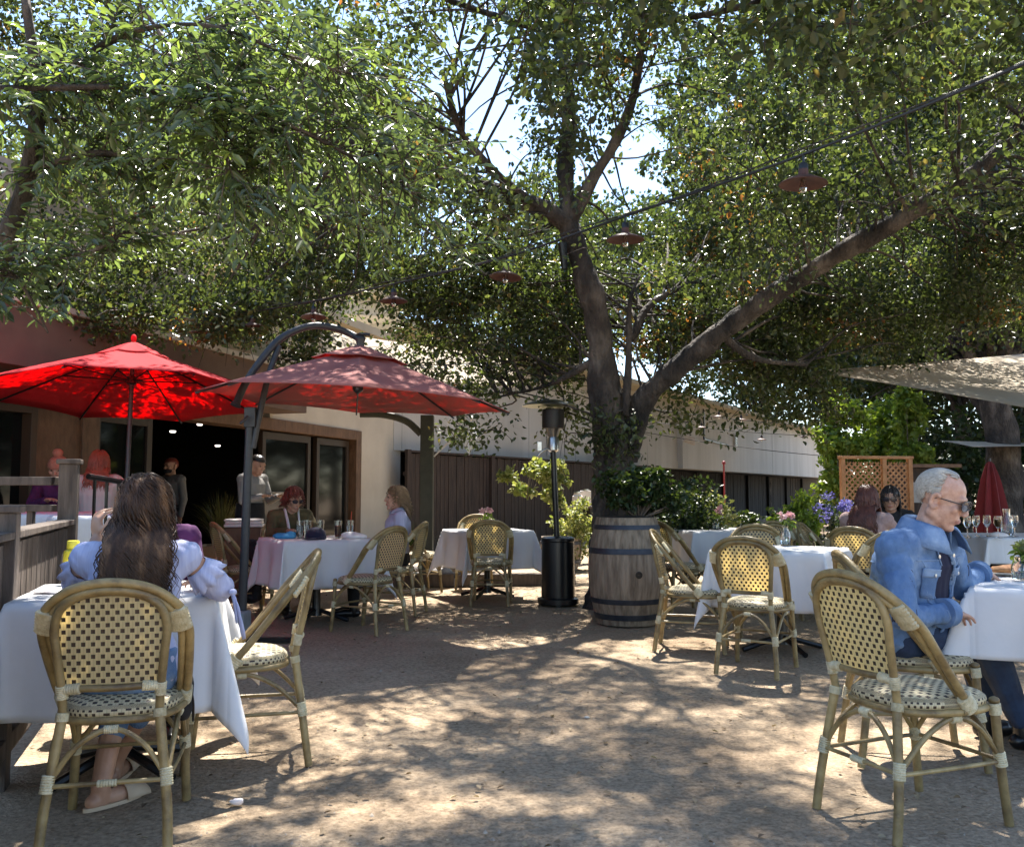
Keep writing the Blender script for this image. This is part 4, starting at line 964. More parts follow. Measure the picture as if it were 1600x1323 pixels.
p = P(1108,800,11.6); shrub('leafy_shrub', p.x,11.6,.3,.6,.9,1200,.06,m_vari,'pale leaved shrub right of the barrel before the dark fence')
p = P(1195,815,12.5); shrub('leafy_shrub', p.x,12.5,.2,1.2,.75,2000,.07,m_dark,'low dark green shrub behind the far tables')
p = P(1245,815,10.5); shrub('potted_shrub', p.x,10.5,.1,.6,1.05,1500,.07,m_lime,'yellow green shrub beside the auburn haired woman')
p = P(1292,790,12.5); shrub('hydrangea', p.x,12.5,.15,.8,.98,1500,.06,m_dark,'violet hydrangea left of the auburn haired woman')
C,D,N,l,w_,r_ = cluster_leaves(np.array([[p.x+random.uniform(-.36,.36),12.3+random.uniform(-.2,.2),random.uniform(.82,1.15)] for _ in range(14)]),np.full(14,.09),np.full(14,60),L=(.02,.036),ratio=.45)
hy = [o for o in bpy.data.objects if o.name == 'hydrangea'][0]
leaf_mesh('blossom', C-np.array(hy.location),D,N,l,w_,m_flower,hy,r_)
for i_,(x_,y_) in enumerate(((9.6,20.5),(11.9,20.5),(14.2,21))): shrub('hedge_shrub',x_,y_,0,3.0,2.9,4200,.13,m_dark,['dark tall hedge shrub right of the cabinet','dark tall hedge shrub behind the closed red umbrella','dark tall hedge shrub at the far right edge'][i_],group='dark hedge shrubs behind the far right tables')
# climbing vine and white shrub beside the heater
p = P(822,745,13.4); shrub('climbing_vine', p.x,13.4,1.1,.85,.55,520,.09,m_vari,'pale leaved vine hanging on the dark board fence')
p = P(872,745,13.6); shrub('climbing_vine', p.x,13.6,.9,.5,.85,600,.09,m_vari,'narrow pale vine right of the heater pole')
p = G(888,885); hb = thing('half_barrel', 'half barrel tub holding a pale trailing shrub behind the heater', 'planter', (p.x-.15,p.y-.5,0))
mb = MB(); mb.lathe([(.26,0),(.31,.25),(.30,.5),(.27,.5),(.27,.45),(.001,.44)],30); mb.build('staves', m_stave, hb)
for z0 in (.1,.38): mb = MB(); mb.lathe([(.292,z0),(.318,z0+.01),(.318,z0+.05),(.29,z0+.06)],30); mb.build('hoop', m_hoop, hb)
shrub('trailing_shrub', p.x+.12,p.y-.55,.08,.75,1.0,1700,.06,m_vari,'pale variegated shrub trailing behind the heater')
# ornamental grass in a tan planter
p = G(346,912); gp = thing('square_planter', 'tan square planter holding tall grass left of the umbrella pole', 'planter', (p.x-.02,p.y,0), R(8))
mb = MB(); vs = [(-.22,-.22,0),(.22,-.22,0),(.22,.22,0),(-.22,.22,0),(-.27,-.27,.5),(.27,-.27,.5),(.27,.27,.5),(-.27,.27,.5),(-.23,-.23,.5),(.23,-.23,.5),(.23,.23,.5),(-.23,.23,.5),(-.22,-.22,.44),(.22,-.22,.44),(.22,.22,.44),(-.22,.22,.44)]
fs = [(3,2,1,0)]+[(a,a2,b2,b) for o in (0,4,8) for a,a2,b,b2 in [(o+k,o+(k+1)%4,o+4+k,o+4+(k+1)%4) for k in range(4)]]+[(12,13,14,15)]
mb.add(vs,fs); mb.build('pot', m_terra, gp, smooth=0, bevel=.01)
def grass(x,y,z,n,h,spread,label,lm,name='ornamental_grass',w=.006):
    t = thing(name,label,'plant',(x,y,z)); vs=[];qs=[];rn=[]
    for i in range(n):
        a=random.uniform(0,6.28); q=random.random()**.7*spread; hh=h*random.uniform(.55,1.05); b=len(vs); sx,sy=-math.sin(a)*w,math.cos(a)*w; r0=random.uniform(0,.1)
        for k in range(6):
            t_=k/5; rad=r0+q*t_**1.8; z_=hh*(t_-.30*(q/spread)*t_**3); f=1-t_*.9
            vs += [(math.cos(a)*rad-sx*f,math.sin(a)*rad-sy*f,z_),(math.cos(a)*rad+sx*f,math.sin(a)*rad+sy*f,z_)]
            if k: qs.append((b+2*k-2,b+2*k-1,b+2*k+1,b+2*k)); rn.append((i*7%97)/97)
    np_mesh('blades',vs,np.array(qs),lm,np.array(rn),t); return t
grass(p.x-.02,p.y,.44,480,.80,.46,'tall tan green grass in the square planter',m_grass)
p = G(655,868); grass(p.x,p.y-1.2,.0,260,.75,.45,'spiky green grass at the foot of the green post',m_dark,w=.012)
# ================================================================ people
def fuse(mb, name, voxel, it=4, disp=None):
    me = bpy.data.meshes.new('t'); me.from_pydata(mb.v, [], mb.f); ob = bpy.data.objects.new('t', me); col.objects.link(ob)
    r_ = ob.modifiers.new('r','REMESH'); r_.mode = 'VOXEL'; r_.voxel_size = voxel; r_.use_smooth_shade = True
    s_ = ob.modifiers.new('s','SMOOTH'); s_.factor = .5; s_.iterations = it
    bpy.context.view_layer.update()
    dg = bpy.context.evaluated_depsgraph_get(); m2 = bpy.data.meshes.new_from_object(ob.evaluated_get(dg)); bpy.data.objects.remove(ob); bpy.data.meshes.remove(me)
    m2.name = name
    if disp: disp(m2)
    m2.shade_smooth(); return m2
def folds(amp, sx=(14,14,5), seed=0):
    def f(me):
        n = len(me.vertices); co = np.empty(n*3,np.float32); no = np.empty(n*3,np.float32); me.vertices.foreach_get('co',co); me.vertices.foreach_get('normal',no); co=co.reshape(-1,3); no=no.reshape(-1,3)
        d = np.array([mn.noise(V((a*sx[0]+seed,b*sx[1],c*sx[2]+1.5*mn.noise(V((a*6,b*6,c*6)))))) for a,b,c in co]); d = np.abs(d)*2-.5
        me.vertices.foreach_set('co',(co+no*(d*amp)[:,None]).ravel())
    return f
def frame(f, up=(0,0,1)):
    y = V(f).normalized(); x = y.cross(V(up)).normalized(); z = x.cross(y).normalized()
    return Matrix((x,y,z)).transposed()
def hand(mb, w, d, n, s=1, side=1, curl=.5):
    # w wrist, d direction of the hand, n back of hand normal, side: thumb side along +-x
    d = V(d).normalized(); x = d.cross(V(n)).normalized()*side; n = x.cross(d)*side; n.normalize()
    Rm = Matrix((x,d,n)).transposed()
    mb.ell(V(w)+d*.045*s, (.041*s,.052*s,.017*s), Rm, 12, 8)
    for k,(ox,ln,sp) in enumerate(((-.030,.062,-.16),(-.011,.076,-.04),(.009,.080,.05),(.029,.070,.16))):
        b = V(w)+x*ox*s+d*(.080-.004*abs(k-1.5))*s; dd = (d+x*sp).normalized(); c = curl*(.85+.12*k); p = b; r = .0092*s
        for j,fr in enumerate((.45,.31,.24)):
            dd = (dd-n*math.tan(min(c*(.55+.35*j),1.1))*.8).normalized(); q = p+dd*ln*fr*1.0*s; mb.capsule(p,q,r,r*.9,8); p = q; r *= .9
    b = V(w)+x*.034*s+d*.028*s; t1 = b+(x*.75+d*.6-n*.25).normalized()*.034*s; t2 = t1+(x*.25+d*.9-n*.35).normalized()*.028*s
    mb.capsule(V(w)+x*.016*s+d*.02*s,b,.014*s,.012*s,8); mb.capsule(b,t1,.0115*s,.010*s,8); mb.capsule(t1,t2,.010*s,.008*s,8)
def head(mb, c, Rm, s=1, jowl=0):
    def q(*p): return V(c)+Rm @ (V(p)*s)
    e = lambda p,r,R2=None: mb.ell(q(*p), [k*s for k in r], Rm if R2 is None else Rm @ R2, 16, 12)
    e((0,-.014,.036),(.077,.096,.083)); e((0,.020,-.040),(.060+.008*jowl,.066,.074)); e((0,.010,.01),(.070,.078,.075))
    e((0,.060,-.100),(.026,.022,.019))
    for k in (-1,1):
        mb.capsule(q(k*.055,-.012,-.055),q(k*.022,.055,-.100),(.022+.006*jowl)*s,.017*s,9)
        e((k*.040,.058,-.022),(.024,.022,.022)); mb.tube([q(k*(.086+.004*math.sin(t_)),-.012-.021*math.cos(t_)*.8+.002,-.004+.030*math.sin(t_)-.004) for t_ in np.linspace(-2.6,2.6,13)],.0078*s,7); e((k*.076,-.012,-.008),(.006,.017,.028),Matrix.Rotation(k*-.25,3,'Z'))
        e((k*.012,.100,-.034),(.009,.010,.007))
    mb.capsule(q(-.036,.076,.026),q(.036,.076,.026),.0125*s,.0125*s,8)
    mb.capsule(q(0,.082,.014),q(0,.102,-.026),.0095*s,.0130*s,9)
    e((0,.084,-.060),(.023,.012,.0055)); e((0,.081,-.071),(.020,.013,.0065))
def torso(mb, J, g=0.0, top=1.0, w=1.0):
    R3 = J['T']; x, f = R3.col[0], R3.col[1]
    p, c, n = V(J['pelvis']), V(J['chest']), V(J['neck'])
    ax = (n-p)
    rows = [(p-V((0,0,.09)),.075,.115),(p-V((0,0,.04)),.115,.165),(p+V((0,0,.03)),.118,.165),(p.lerp(c,.5),.105+J.get('belly',0),.142+J.get('belly',0)*.6),(c,.118,.163),(c.lerp(n,.5),.112,.168),(c.lerp(n,.82),.078,.125),(n,.05,.065)]
    pts = [r[0] for r in rows]; b = J.get('bulk',1)*w
    mb.tube(pts, [r[1]*b+g for r in rows], 20, flat=[(r[2]*b+g)/(r[1]*b+g) for r in rows], axis=f)
    mb.capsule(V(J['shL']).lerp(n,.12),V(J['shR']).lerp(n,.12),.056*b+g,.056*b+g,12)
    for s in 'LR': mb.capsule(V(J['sh'+s]),V(J['sh'+s]).lerp(c,.4),.058*b+g,.06*b+g)
def arm(mb, J, s, g=0.0, t0=0.0, t1=2.0, puff=0):
    a,b,c = (V(J[k+s]) for k in ('sh','el','wr')); k_ = J.get('bulk',1)
    r = [.050*k_,.040*k_,.036*k_,.027*k_]
    A = a.lerp(b,t0) if t0 < 1 else b.lerp(c,t0-1)
    mb.capsule(A,b,r[0]+g+puff,r[1]+g+puff,12)
    if t1 > 1: e = b.lerp(c,t1-1); mb.capsule(b,e,r[2]+g+puff,r[3]+(r[2]-r[3])*(2-t1)+g+puff*.5,12)
def leg(mb, J, s, g=0.0, t1=2.0):
    a,b,c = (V(J[k+s]) for k in ('hip','kn','an')); k_ = J.get('bulk',1)
    mb.capsule(a,b,.078*k_+g,.056*k_+g,14)
    if t1 > 1: mb.capsule(b,b.lerp(c,.35),.054*k_+g,.052*k_+g,12); mb.capsule(b.lerp(c,.35),b.lerp(c,t1-1),.052*k_+g,.036+g,12)
def foot(mb, a, d, s=1):
    a = V(a); d = V((d[0],d[1],0)).normalized(); h = V((a.x,a.y,.03)); mb.capsule(h-d*.03,h+d*.09,.030*s,.034*s,10); mb.capsule(h+d*.09,h+d*.17+V((0,0,-.006)),.034*s,.022*s,10); mb.capsule(a,h,.036*s,.034*s)
def pose(x, y, rz, z=0, kind='sit', lean=.06, look=(0,0), arms='table', h=1.0):
    Mx = Matrix.Translation((x,y,z)) @ Matrix.Rotation(rz,4,'Z')
    if kind == 'sit': base = .53; hd = .435; knz = .50
    else: base = .93; hd = 0; knz = .48
    J = dict(pelvis=(0,0,base),chest=(0,lean*.6-.01,base+.27),neck=(0,lean,base+.45),
             shL=(-.165,lean-.01,base+.405),shR=(.165,lean-.01,base+.405))
    for s,k in (('L',-1),('R',1)):
        J['hip'+s] = (k*.085,0,base-.02)
        J['kn'+s] = (k*.11,.40,knz) if kind == 'sit' else (k*.09,.03,.50)
        J['an'+s] = (k*.11,.40,.09) if kind == 'sit' else (k*.09,-.01,.09)
        sh = J['sh'+s]
        if arms == 'table': J['el'+s] = (k*.235,lean+.14,base+.235); J['wr'+s] = (k*.12,lean+.36,base+.27)
        elif arms == 'lap': J['el'+s] = (k*.235,lean+.0,base+.135); J['wr'+s] = (k*.08,lean+.20,base+.10)
        elif arms == 'tray': J['el'+s] = (k*.22,lean+.06,base+.15); J['wr'+s] = (k*.14,lean+.30,base+.20)
        elif arms == 'chin': J['el'+s] = (k*.2,lean+.22,base+.24); J['wr'+s] = (k*.06,lean+.20,base+.46)
        else: J['el'+s] = (k*.22,lean-.02,base+.14); J['wr'+s] = (k*.23,lean+.04,base-.10)
    J = {k: Mx @ V(v) for k,v in J.items()}
    R3 = Mx.to_3x3(); J['T'] = R3
    Rh = R3 @ Euler((look[1],0,look[0])).to_matrix(); J['H'] = Rh
    J['head'] = J['neck']+R3 @ V((0,.022,.0))+Rh @ V((0,.012,.135)); J['z'] = z; return J
def person(J, label, skin, top, trs=None, voxel=.0075, s_head=1.0, sleeve=1.93, gtop=.012, hands=True, shoe=m_black, lipm=m_lip, disp=.006, jowl=0, group=None, sex=0, topname='shirt'):
    b0 = V((J['pelvis'].x,J['pelvis'].y,J.get('z',0)))
    mb = MB(); torso(mb,J); head(mb,J['head'],J['H'],s_head,jowl); mb.capsule(V(J['neck'])-V((0,0,.03)),V(J['head'])+J['H'] @ V((0,-.018,-.05)),.056*J.get('bulk',1),.052)
    for s in 'LR':
        arm(mb,J,s); leg(mb,J,s)
        fd_ = V(J['fd'+s]) if 'fd'+s in J else J['T'].col[1]; foot(mb,J['an'+s],fd_)
        if hands:
            d = V(J['hd'+s]) if 'hd'+s in J else (V(J['wr'+s])-V(J['el'+s])).normalized()
            n = V(J['hn'+s]) if 'hn'+s in J else V((0,0,1)); x = d.cross(n)
            sd = 1 if s == 'L' else -1
            hand(mb,J['wr'+s],d,n,1,sd,J.get('curl'+s,.45))
    mb.v = [tuple(V(p)-b0) for p in mb.v]
    me = fuse(mb,'person',voxel,3); ob = bpy.data.objects.new('person',me); me.materials.append(skin); me.materials.append(lipm); col.objects.link(ob); ob.location = b0
    tag(ob,label,'person',group)
    # lips carry their own colour
    nf = len(me.polygons); ce = np.empty(nf*3,np.float32); me.polygons.foreach_get('center',ce); ce = ce.reshape(-1,3)
    loc = (ce+np.array(b0)-np.array(J['head'])) @ np.array(J['H'])/s_head
    lip = ((loc[:,0]/.024)**2+((loc[:,2]+.066)/.0105)**2 < 1) & (loc[:,1] > .07)
    me.polygons.foreach_set('material_index', lip.astype(np.int32))
    # clothes
    mb = MB(); torso(mb,J,gtop)
    for s in 'LR':
        if sleeve: arm(mb,J,s,gtop,0,sleeve)
    mb.v = [tuple(V(p)-b0) for p in mb.v]
    mt = fuse(mb,topname,voxel,3,folds(disp)); ot = bpy.data.objects.new(topname,mt); mt.materials.append(top); col.objects.link(ot); ot.parent = ob
    if trs is not None:
        mb = MB(); 
        for s in 'LR': leg(mb,J,s,.014,1.93)
        p = V(J['pelvis']); mb.tube([p-V((0,0,.09)),p-V((0,0,.03)),p+V((0,0,.06))],[.11,.135,.13],18,flat=1.35,axis=J['T'].col[1])
        mb.v = [tuple(V(p)-b0) for p in mb.v]
        m3 = fuse(mb,'trousers',voxel,2,folds(disp)); o3 = bpy.data.objects.new('trousers',m3); m3.materials.append(trs); col.objects.link(o3); o3.parent = ob
        if shoe is not None:
            for s in 'LR':
                mb = MB(); fd_ = V(J['fd'+s]) if 'fd'+s in J else J['T'].col[1]; a = V(J['an'+s])-b0; foot(mb,a-V((0,0,.0)),fd_,1.22); mb.build('shoe',shoe,ob,smooth=180)
    return ob, b0
def eyes(ob, b0, J, s=1, m=None):
    for k in (-1,1):
        mb = MB(); mb.ell(V(J['head'])-b0+J['H'] @ (V((k*.031,.079,.006))*s),(.014*s,.006*s,.0065*s),J['H'],8,6); mb.build('eye',m or m_black,ob,smooth=180)
def glasses(ob, b0, J, name, s=1, frame_m=None, lens_m=None, lw=.026, lh=.019):
    c = V(J['head'])-b0; H = J['H']; q = lambda *p: c+H @ (V(p)*s)
    mb = MB()
    for k in (-1,1):
        ring = [q(k*.034+lw*math.cos(a),.106-abs(.034+lw*math.cos(a)*(1))*.30,.004+lh*math.sin(a)) for a in np.linspace(0,2*math.pi,21)]
        mb.tube(ring,.0022*s,6,caps=False)
        mb.tube([q(k*.060,.090,.010),q(k*.078,.04,.008),q(k*.083,-.008,.006),q(k*.083,-.028,-.012)],.0024*s,6)
    mb.tube([q(-.010,.104,.010),q(0,.109,.012),q(.010,.104,.010)],.002*s,6)
    g = mb.build(name,frame_m or m_black,ob,smooth=180)
    for k in (-1,1):
        mb = MB(); mb.ell(q(k*.034,.0955,.004),(lw*s,.0016*s,lh*s),H @ Matrix.Rotation(-k*.29,3,'Z'),16,8); mb.build('lens',lens_m,g,smooth=180)
    return g
def cap_shell(ob, b0, J, keep, m, grow=1.045, s=1, name='hair', noise_=.004):
    mb = MB(); mb.ell((0,-.014,.036),(.077*grow,.096*grow,.083*grow),None,44,30)
    vs = np.array(mb.v); fs = [f for f in mb.f if keep(*np.mean(vs[list(f)],axis=0))]
    o = MB(); H = J['H']; c = V(J['head'])-b0
    vv = []
    for p in vs:
        p = V(p); p = p*(1+noise_*10*mn.noise(V((p.x*9,p.y*60,p.z*60)))); vv.append(c+H @ (p*s))
    o.v = [tuple(p) for p in vv]; o.f = fs; o.uv = [(0,0)]*len(vv); o.mi = [0]*len(fs)
    return o.build(name, m, ob, smooth=180, solid=.006)
def long_hair(ob, b0, J, length, n, m, wave=.012, r=.0035, s=1, spread=.10, face_open=.02, seed=0, curl=9, name='hair', part_x=0, push=.085):
    rd = random.Random(seed); H = J['H']; c = V(J['head'])-b0; mb = MB(); R3 = J['T']
    mb2 = MB(); mb2.ell(c+H @ V((0,-.018,.040))*s,(.081*s,.097*s,.086*s),H,20,14)
    vs2 = mb2.v; mb2.f = [f for f in mb2.f if (lambda p: p.y < .045 or p.z > .055)(H.transposed() @ (sum((V(vs2[i]) for i in f),V())/len(f)-c))]; mb.add(mb2.v, mb2.f)
    ctr = V(J['chest']).lerp(V(J['neck']),.4)-b0; Hi = H.transposed(); R3i = R3.transposed()
    for i in range(n):
        while 1:
            u = V((rd.gauss(0,1),rd.gauss(0,1),rd.gauss(0,1))).normalized()
            if u.z > -.15 and (u.y < face_open+.35*u.z or u.z > .86): break
        p = c+H @ V((u.x*.080*s,(u.y*.098-.014)*s,(u.z*.086+.036)*s)); pts = []; ph = 9*mn.noise(p*14)+rd.gauss(0,.9); ln = length*rd.uniform(.72,1.05); k = 22; st = ln/k; lx = rd.gauss(0,spread); ly = rd.gauss(0,spread)
        vel = (H @ V((u.x*.45+(.3 if u.x>part_x else -.3)*max(0,u.z),min(u.y,.05)*.6-.35*u.z-.1,.05-.5*(1-max(0,u.z)))))
        for j in range(k+1):
            wv = wave*min(1,j/7); off = V((math.cos(ph+j*curl/6.0)*wv,math.sin(ph+j*curl/6.0)*wv,0)); pts.append(p+off)
            vel = (vel*.62+V((lx*.35,ly*.35,-.55))).normalized(); p = p+vel*st
            q = Hi @ (p-c)-V((0,-.012,.02)); e = V((q.x/.086,q.y/.104,q.z/.112))
            if e.length < 1: e = e.normalized(); p = c+H @ V((e.x*.086,e.y*.104-.012,e.z*.112+.02))
            q = R3i @ (p-ctr); e = V((q.x/.20,q.y/(.100+push*.3),q.z/.21))
            if e.length < 1:
                sy = math.sqrt(max(.02,1-e.x*e.x-e.z*e.z)); p = ctr+R3 @ V((q.x,(-sy if (e.y < .25 or u.y < -.1) else sy)*(.100+push*.3),q.z))
        rr = [r*(1 if j < k*.6 else max(.12,1-(j-k*.6)/(k*.42))) for j in range(k+1)]
        mb.tube(pts, rr, 4, caps=False)
    return mb.build(name, m, ob, smooth=180)

def short_hair(ob, b0, J, n, m, s=1, seed=2):
    rd = random.Random(seed); H = J['H']; c = V(J['head'])-b0; mb = MB(); k = 0
    while k < n:
        u = V((rd.gauss(0,1),rd.gauss(0,1),rd.gauss(0,1))).normalized()
        if u.z > .35: ok = u.y < .52 and not (u.y > .12 and abs(u.x) > .45) and rd.random() < (1 if u.y < .2 else .8)
        elif u.z > -.5: ok = u.y < (.10 if u.z > -.05 else -.25-.3*abs(u.x)+.1) and not (abs(u.x) > .8 and u.z < -.25 and u.y > -.45)
        else: ok = u.y < -.55 and u.z > -.8
        if not ok: continue
        k += 1; d = V((u.x*.35+rd.gauss(0,.12),-1.0,-.28-.6*max(0,-u.y))) if u.z > .2 else V((rd.gauss(0,.15),-.55,-1))
        pts = []
        for j in range(5):
            pts.append(c+H @ (V((u.x*(.0775+.0035*(j>0)+.002*(j==2)),u.y*(.0965+.003*(j>0)+.002*(j==2))-.014,u.z*(.0835+.0035*(j>0)+.002*(j==2))+.036))*s))
            t = (d-u*d.dot(u)); u = (u+t.normalized()*.085).normalized()
        mb.tube(pts,[.0016,.0023,.0021,.0016,.0006],4,caps=False)
    return mb.build('hair', m, ob, smooth=180)
# ---------------------------------------------------------------- man in denim, right
J = dict(pelvis=V((1.74,4.06,.56)),chest=V((1.77,4.00,.80)),neck=V((1.805,3.955,.985)),shR=V((1.625,3.835,.935)),shL=V((1.955,4.07,.945)),
  elR=V((1.595,3.69,.665)),wrR=V((1.865,3.86,.665)),elL=V((2.06,4.14,.735)),wrL=V((2.235,4.33,.79)),
  hipR=V((1.72,3.98,.54)),hipL=V((1.80,4.13,.54)),knR=V((2.16,4.16,.52)),knL=V((2.2,4.36,.52)),anR=V((2.36,4.24,.10)),anL=V((2.30,4.45,.10)),bulk=1.14,belly=.035)
J['T'] = frame(V((.62,-.78,0))); J['H'] = frame(V((.80,-.53,-.36))); J['head'] = V((1.876,3.925,1.142))
J['fdR'] = V((1,.2,0)); J['fdL'] = V((1,.2,0)); J['hdL'] = V((.75,.55,-.12)); J['hnL'] = V((-.1,-.25,1)); J['curlL'] = .42; J['hdR'] = V((.8,.55,-.2)); J['curlR']=.5
man, b0 = person(J,'older man with white hair and sunglasses in a faded denim jacket at the right table',m_skin,m_navy,m_jeans,voxel=.0058,s_head=1.06,sleeve=1.0,gtop=.006,jowl=1,topname='tee_shirt',disp=.003)
# jacket: torso and sleeves, cut open down the front
mb = MB(); torso(mb,J,.017,w=1.0)
mb.ell(V(J['chest'])+V((0,0,.045)),(.225,.150,.185),J['T'],18,12); mb.ell(V(J['chest']).lerp(V(J['pelvis']),.55),(.205,.165,.2),J['T'],18,12); mb.capsule(V(J['shR'])+V((.01,.01,-.03)),V(J['chest'])+J['T'].col[0]*.10-V((0,0,.12)),.085,.09)
for s in 'LR': arm(mb,J,s,.010,0,1.90)
mb.v = [tuple(V(p)-b0) for p in mb.v]
mj = fuse(mb,'denim_jacket',.0075,9,folds(.007,(20,20,9),3))
bmj = bmesh.new(); bmj.from_mesh(mj); T = J['T']; Ti = T.transposed(); cc = V(J['chest'])-b0; nk = V(J['neck'])-b0
dl = []
for f in bmj.faces:
    q = Ti @ (f.calc_center_median()-cc)
    zz = q.z
    if q.y > .03 and abs(q.x-.0) < .030+.05*max(0,min(1,(.17-abs(zz+.02))/.17)) and zz < .26: dl.append(f)
    elif zz > .155 and Vector((q.x, q.y-.0)).length < .072: dl.append(f)
bmesh.ops.delete(bmj, geom=dl, context='FACES'); bmj.to_mesh(mj); bmj.free()
oj = bpy.data.objects.new('denim_jacket', mj); mj.materials.append(m_denim); col.objects.link(oj); oj.parent = man
so_ = oj.modifiers.new('solid','SOLIDIFY'); so_.thickness = .007
# collar
mb = MB(); pts = []; na = 29; nc = nk+T @ V((0,.002,-.015))
prof = [(.068,.030),(.071,.085),(.078,.103),(.092,.094),(.118,.046),(.132,.014)]
for (r_,h) in prof:
    for i in range(na):
        a = math.radians(-148+296*i/(na-1)); fr = abs(a)/math.radians(148)
        dv = V((math.sin(a),-math.cos(a),0)); rr_ = r_*(1+.28*fr*fr); pts.append(nc+T @ V((dv.x*rr_*1.0,dv.y*rr_*.98+.02*fr,h-.055*fr*fr-(.02*fr*fr if h<.04 else 0))))
mb.grid(pts,na,len(prof)); mb.build('collar',m_denim,oj,smooth=180,solid=.006)
# surface helper: drop a torso-front point onto the jacket
from mathutils.bvhtree import BVHTree
bv = BVHTree.FromPolygons([v.co[:] for v in mj.vertices],[p.vertices[:] for p in mj.polygons])
def onj(x,z,off=.005,yd=1):
    o_ = cc+T @ V((x,.6*yd,z)); h,nn_,_,_ = bv.ray_cast(o_,T @ V((0,-yd,0)))
    return (h+T @ V((0,off*yd,0))) if h is not None else cc+T @ V((x,.15*yd,z))
def patch(name,pts2,m,par,off=.005,yd=1):
    mb = MB(); n_=6; a,b,c,d = pts2; P_=[]
    for j in range(n_):
        for i in range(n_):
            u=i/(n_-1); v=j/(n_-1); x=(a[0]*(1-u)+b[0]*u)*(1-v)+(d[0]*(1-u)+c[0]*u)*v; z=(a[1]*(1-u)+b[1]*u)*(1-v)+(d[1]*(1-u)+c[1]*u)*v; P_.append(onj(x,z,off,yd))
    mb.grid(P_,n_,n_); return mb.build(name,m,par,smooth=180,solid=.005)
for sx in (1,-1):
    pk = patch('pocket',[(sx*.058,.035),(sx*.148,.045),(sx*.140,-.070),(sx*.068,-.080)],m_denim,oj)
    fl_ = patch('pocket_flap',[(sx*.054,.045),(sx*.152,.055),(sx*.150,.018),(sx*.054,.012)],m_denim_light,pk,.011)
    mb = MB(); mb.lathe([(.007,0),(.008,.003),(.001,.004)],12,onj(sx*.10,.022,.014),R=(T @ V((0,1,0))).to_track_quat('Z','Y').to_matrix()); mb.build('button',m_steel,pk)
    pl_ = patch('placket',[(sx*.046,.13),(sx*.062,.13),(sx*.062,-.20),(sx*.048,-.20)],m_denim_light,oj,.006)
    for z in (.10,.0,-.09): mb = MB(); mb.lathe([(.008,0),(.009,.003),(.001,.004)],12,onj(sx*.062,z,.009),R=(T @ V((0,1,0))).to_track_quat('Z','Y').to_matrix()); mb.build('button',m_steel,pl_)
mb = MB()
for sx in (1,-1):
    mb.tube([onj(sx*x,.085+.02*(x-.06),.003) for x in np.linspace(.06,.19,9)],.0028,5)
    mb.tube([onj(sx*(.150-.07*t),.09-.27*t,.003) for t in np.linspace(0,1,10)],.0028,5)
    mb.tube([onj(sx*(.085-.03*t),.012-.2*t,.003) for t in np.linspace(0,1,9)],.0025,5)
mb.tube([onj(x,.07,.003,-1) for x in np.linspace(-.2,.2,14)],.003,5)
mb.build('seam',m_denim_light,oj,smooth=180)
for s in 'LR':
    e,w_ = V(J['el'+s])-b0,V(J['wr'+s])-b0; d=(w_-e).normalized(); mb=MB(); a=e.lerp(w_,.80); mb.tube([a,a+d*.055],[.062,.058],20); mb.build('cuff',m_denim,oj,solid=.004)
short_hair(man,b0,J,2300,m_hairwhite,1.06)
dl_ = M('dark_lens', (.03,.025,.035), rough=.08, spec=.8)
glasses(man,b0,J,'sunglasses',1.06,M('gunmetal_frame', (.10,.085,.08), rough=.3, metal=.7),dl_,.032,.021)
# lavender pocket-square like cuff of the shirt beneath, at the far wrist
mb=MB(); e,w_=V(J['elL'])-b0,V(J['wrL'])-b0; a=e.lerp(w_,.88); mb.tube([a,a+(w_-e).normalized()*.035],[.05,.045],16); mb.build('shirt_cuff',m_lapis,man,solid=.004)

# ---------------------------------------------------------------- long haired woman, left foreground
J = dict(pelvis=V((-1.385,3.29,.54)),chest=V((-1.405,3.37,.80)),neck=V((-1.415,3.42,.955)),shL=V((-1.585,3.375,.925)),shR=V((-1.25,3.455,.925)),
  elL=V((-1.725,3.58,.81)),wrL=V((-1.70,3.70,.985)),elR=V((-1.145,3.56,.80)),wrR=V((-1.30,3.80,.80)),
  hipL=V((-1.47,3.28,.52)),hipR=V((-1.31,3.32,.52)),knL=V((-1.55,3.66,.50)),knR=V((-1.40,3.72,.50)),anL=V((-1.535,3.44,.085)),anR=V((-1.62,3.75,.085)),bulk=.92)
J['T'] = frame(V((-.24,.97,0))); J['H'] = frame(V((-.10,.99,-.10))); J['head'] = V((-1.405,3.445,1.115)); J['hdL']=V((-.1,.05,1)); J['hnL']=V((-.6,-.8,0)); J['curlL']=1.25; J['fdL']=V((.42,.72,0)); J['fdR']=V((-.1,1,0))
wm, b0 = person(J,'woman with long wavy brown hair in a lavender blouse, back to the viewer',m_skin3,m_lapis,None,voxel=.006,sleeve=0,gtop=.013,topname='blouse',disp=.007)
b_ = MB()
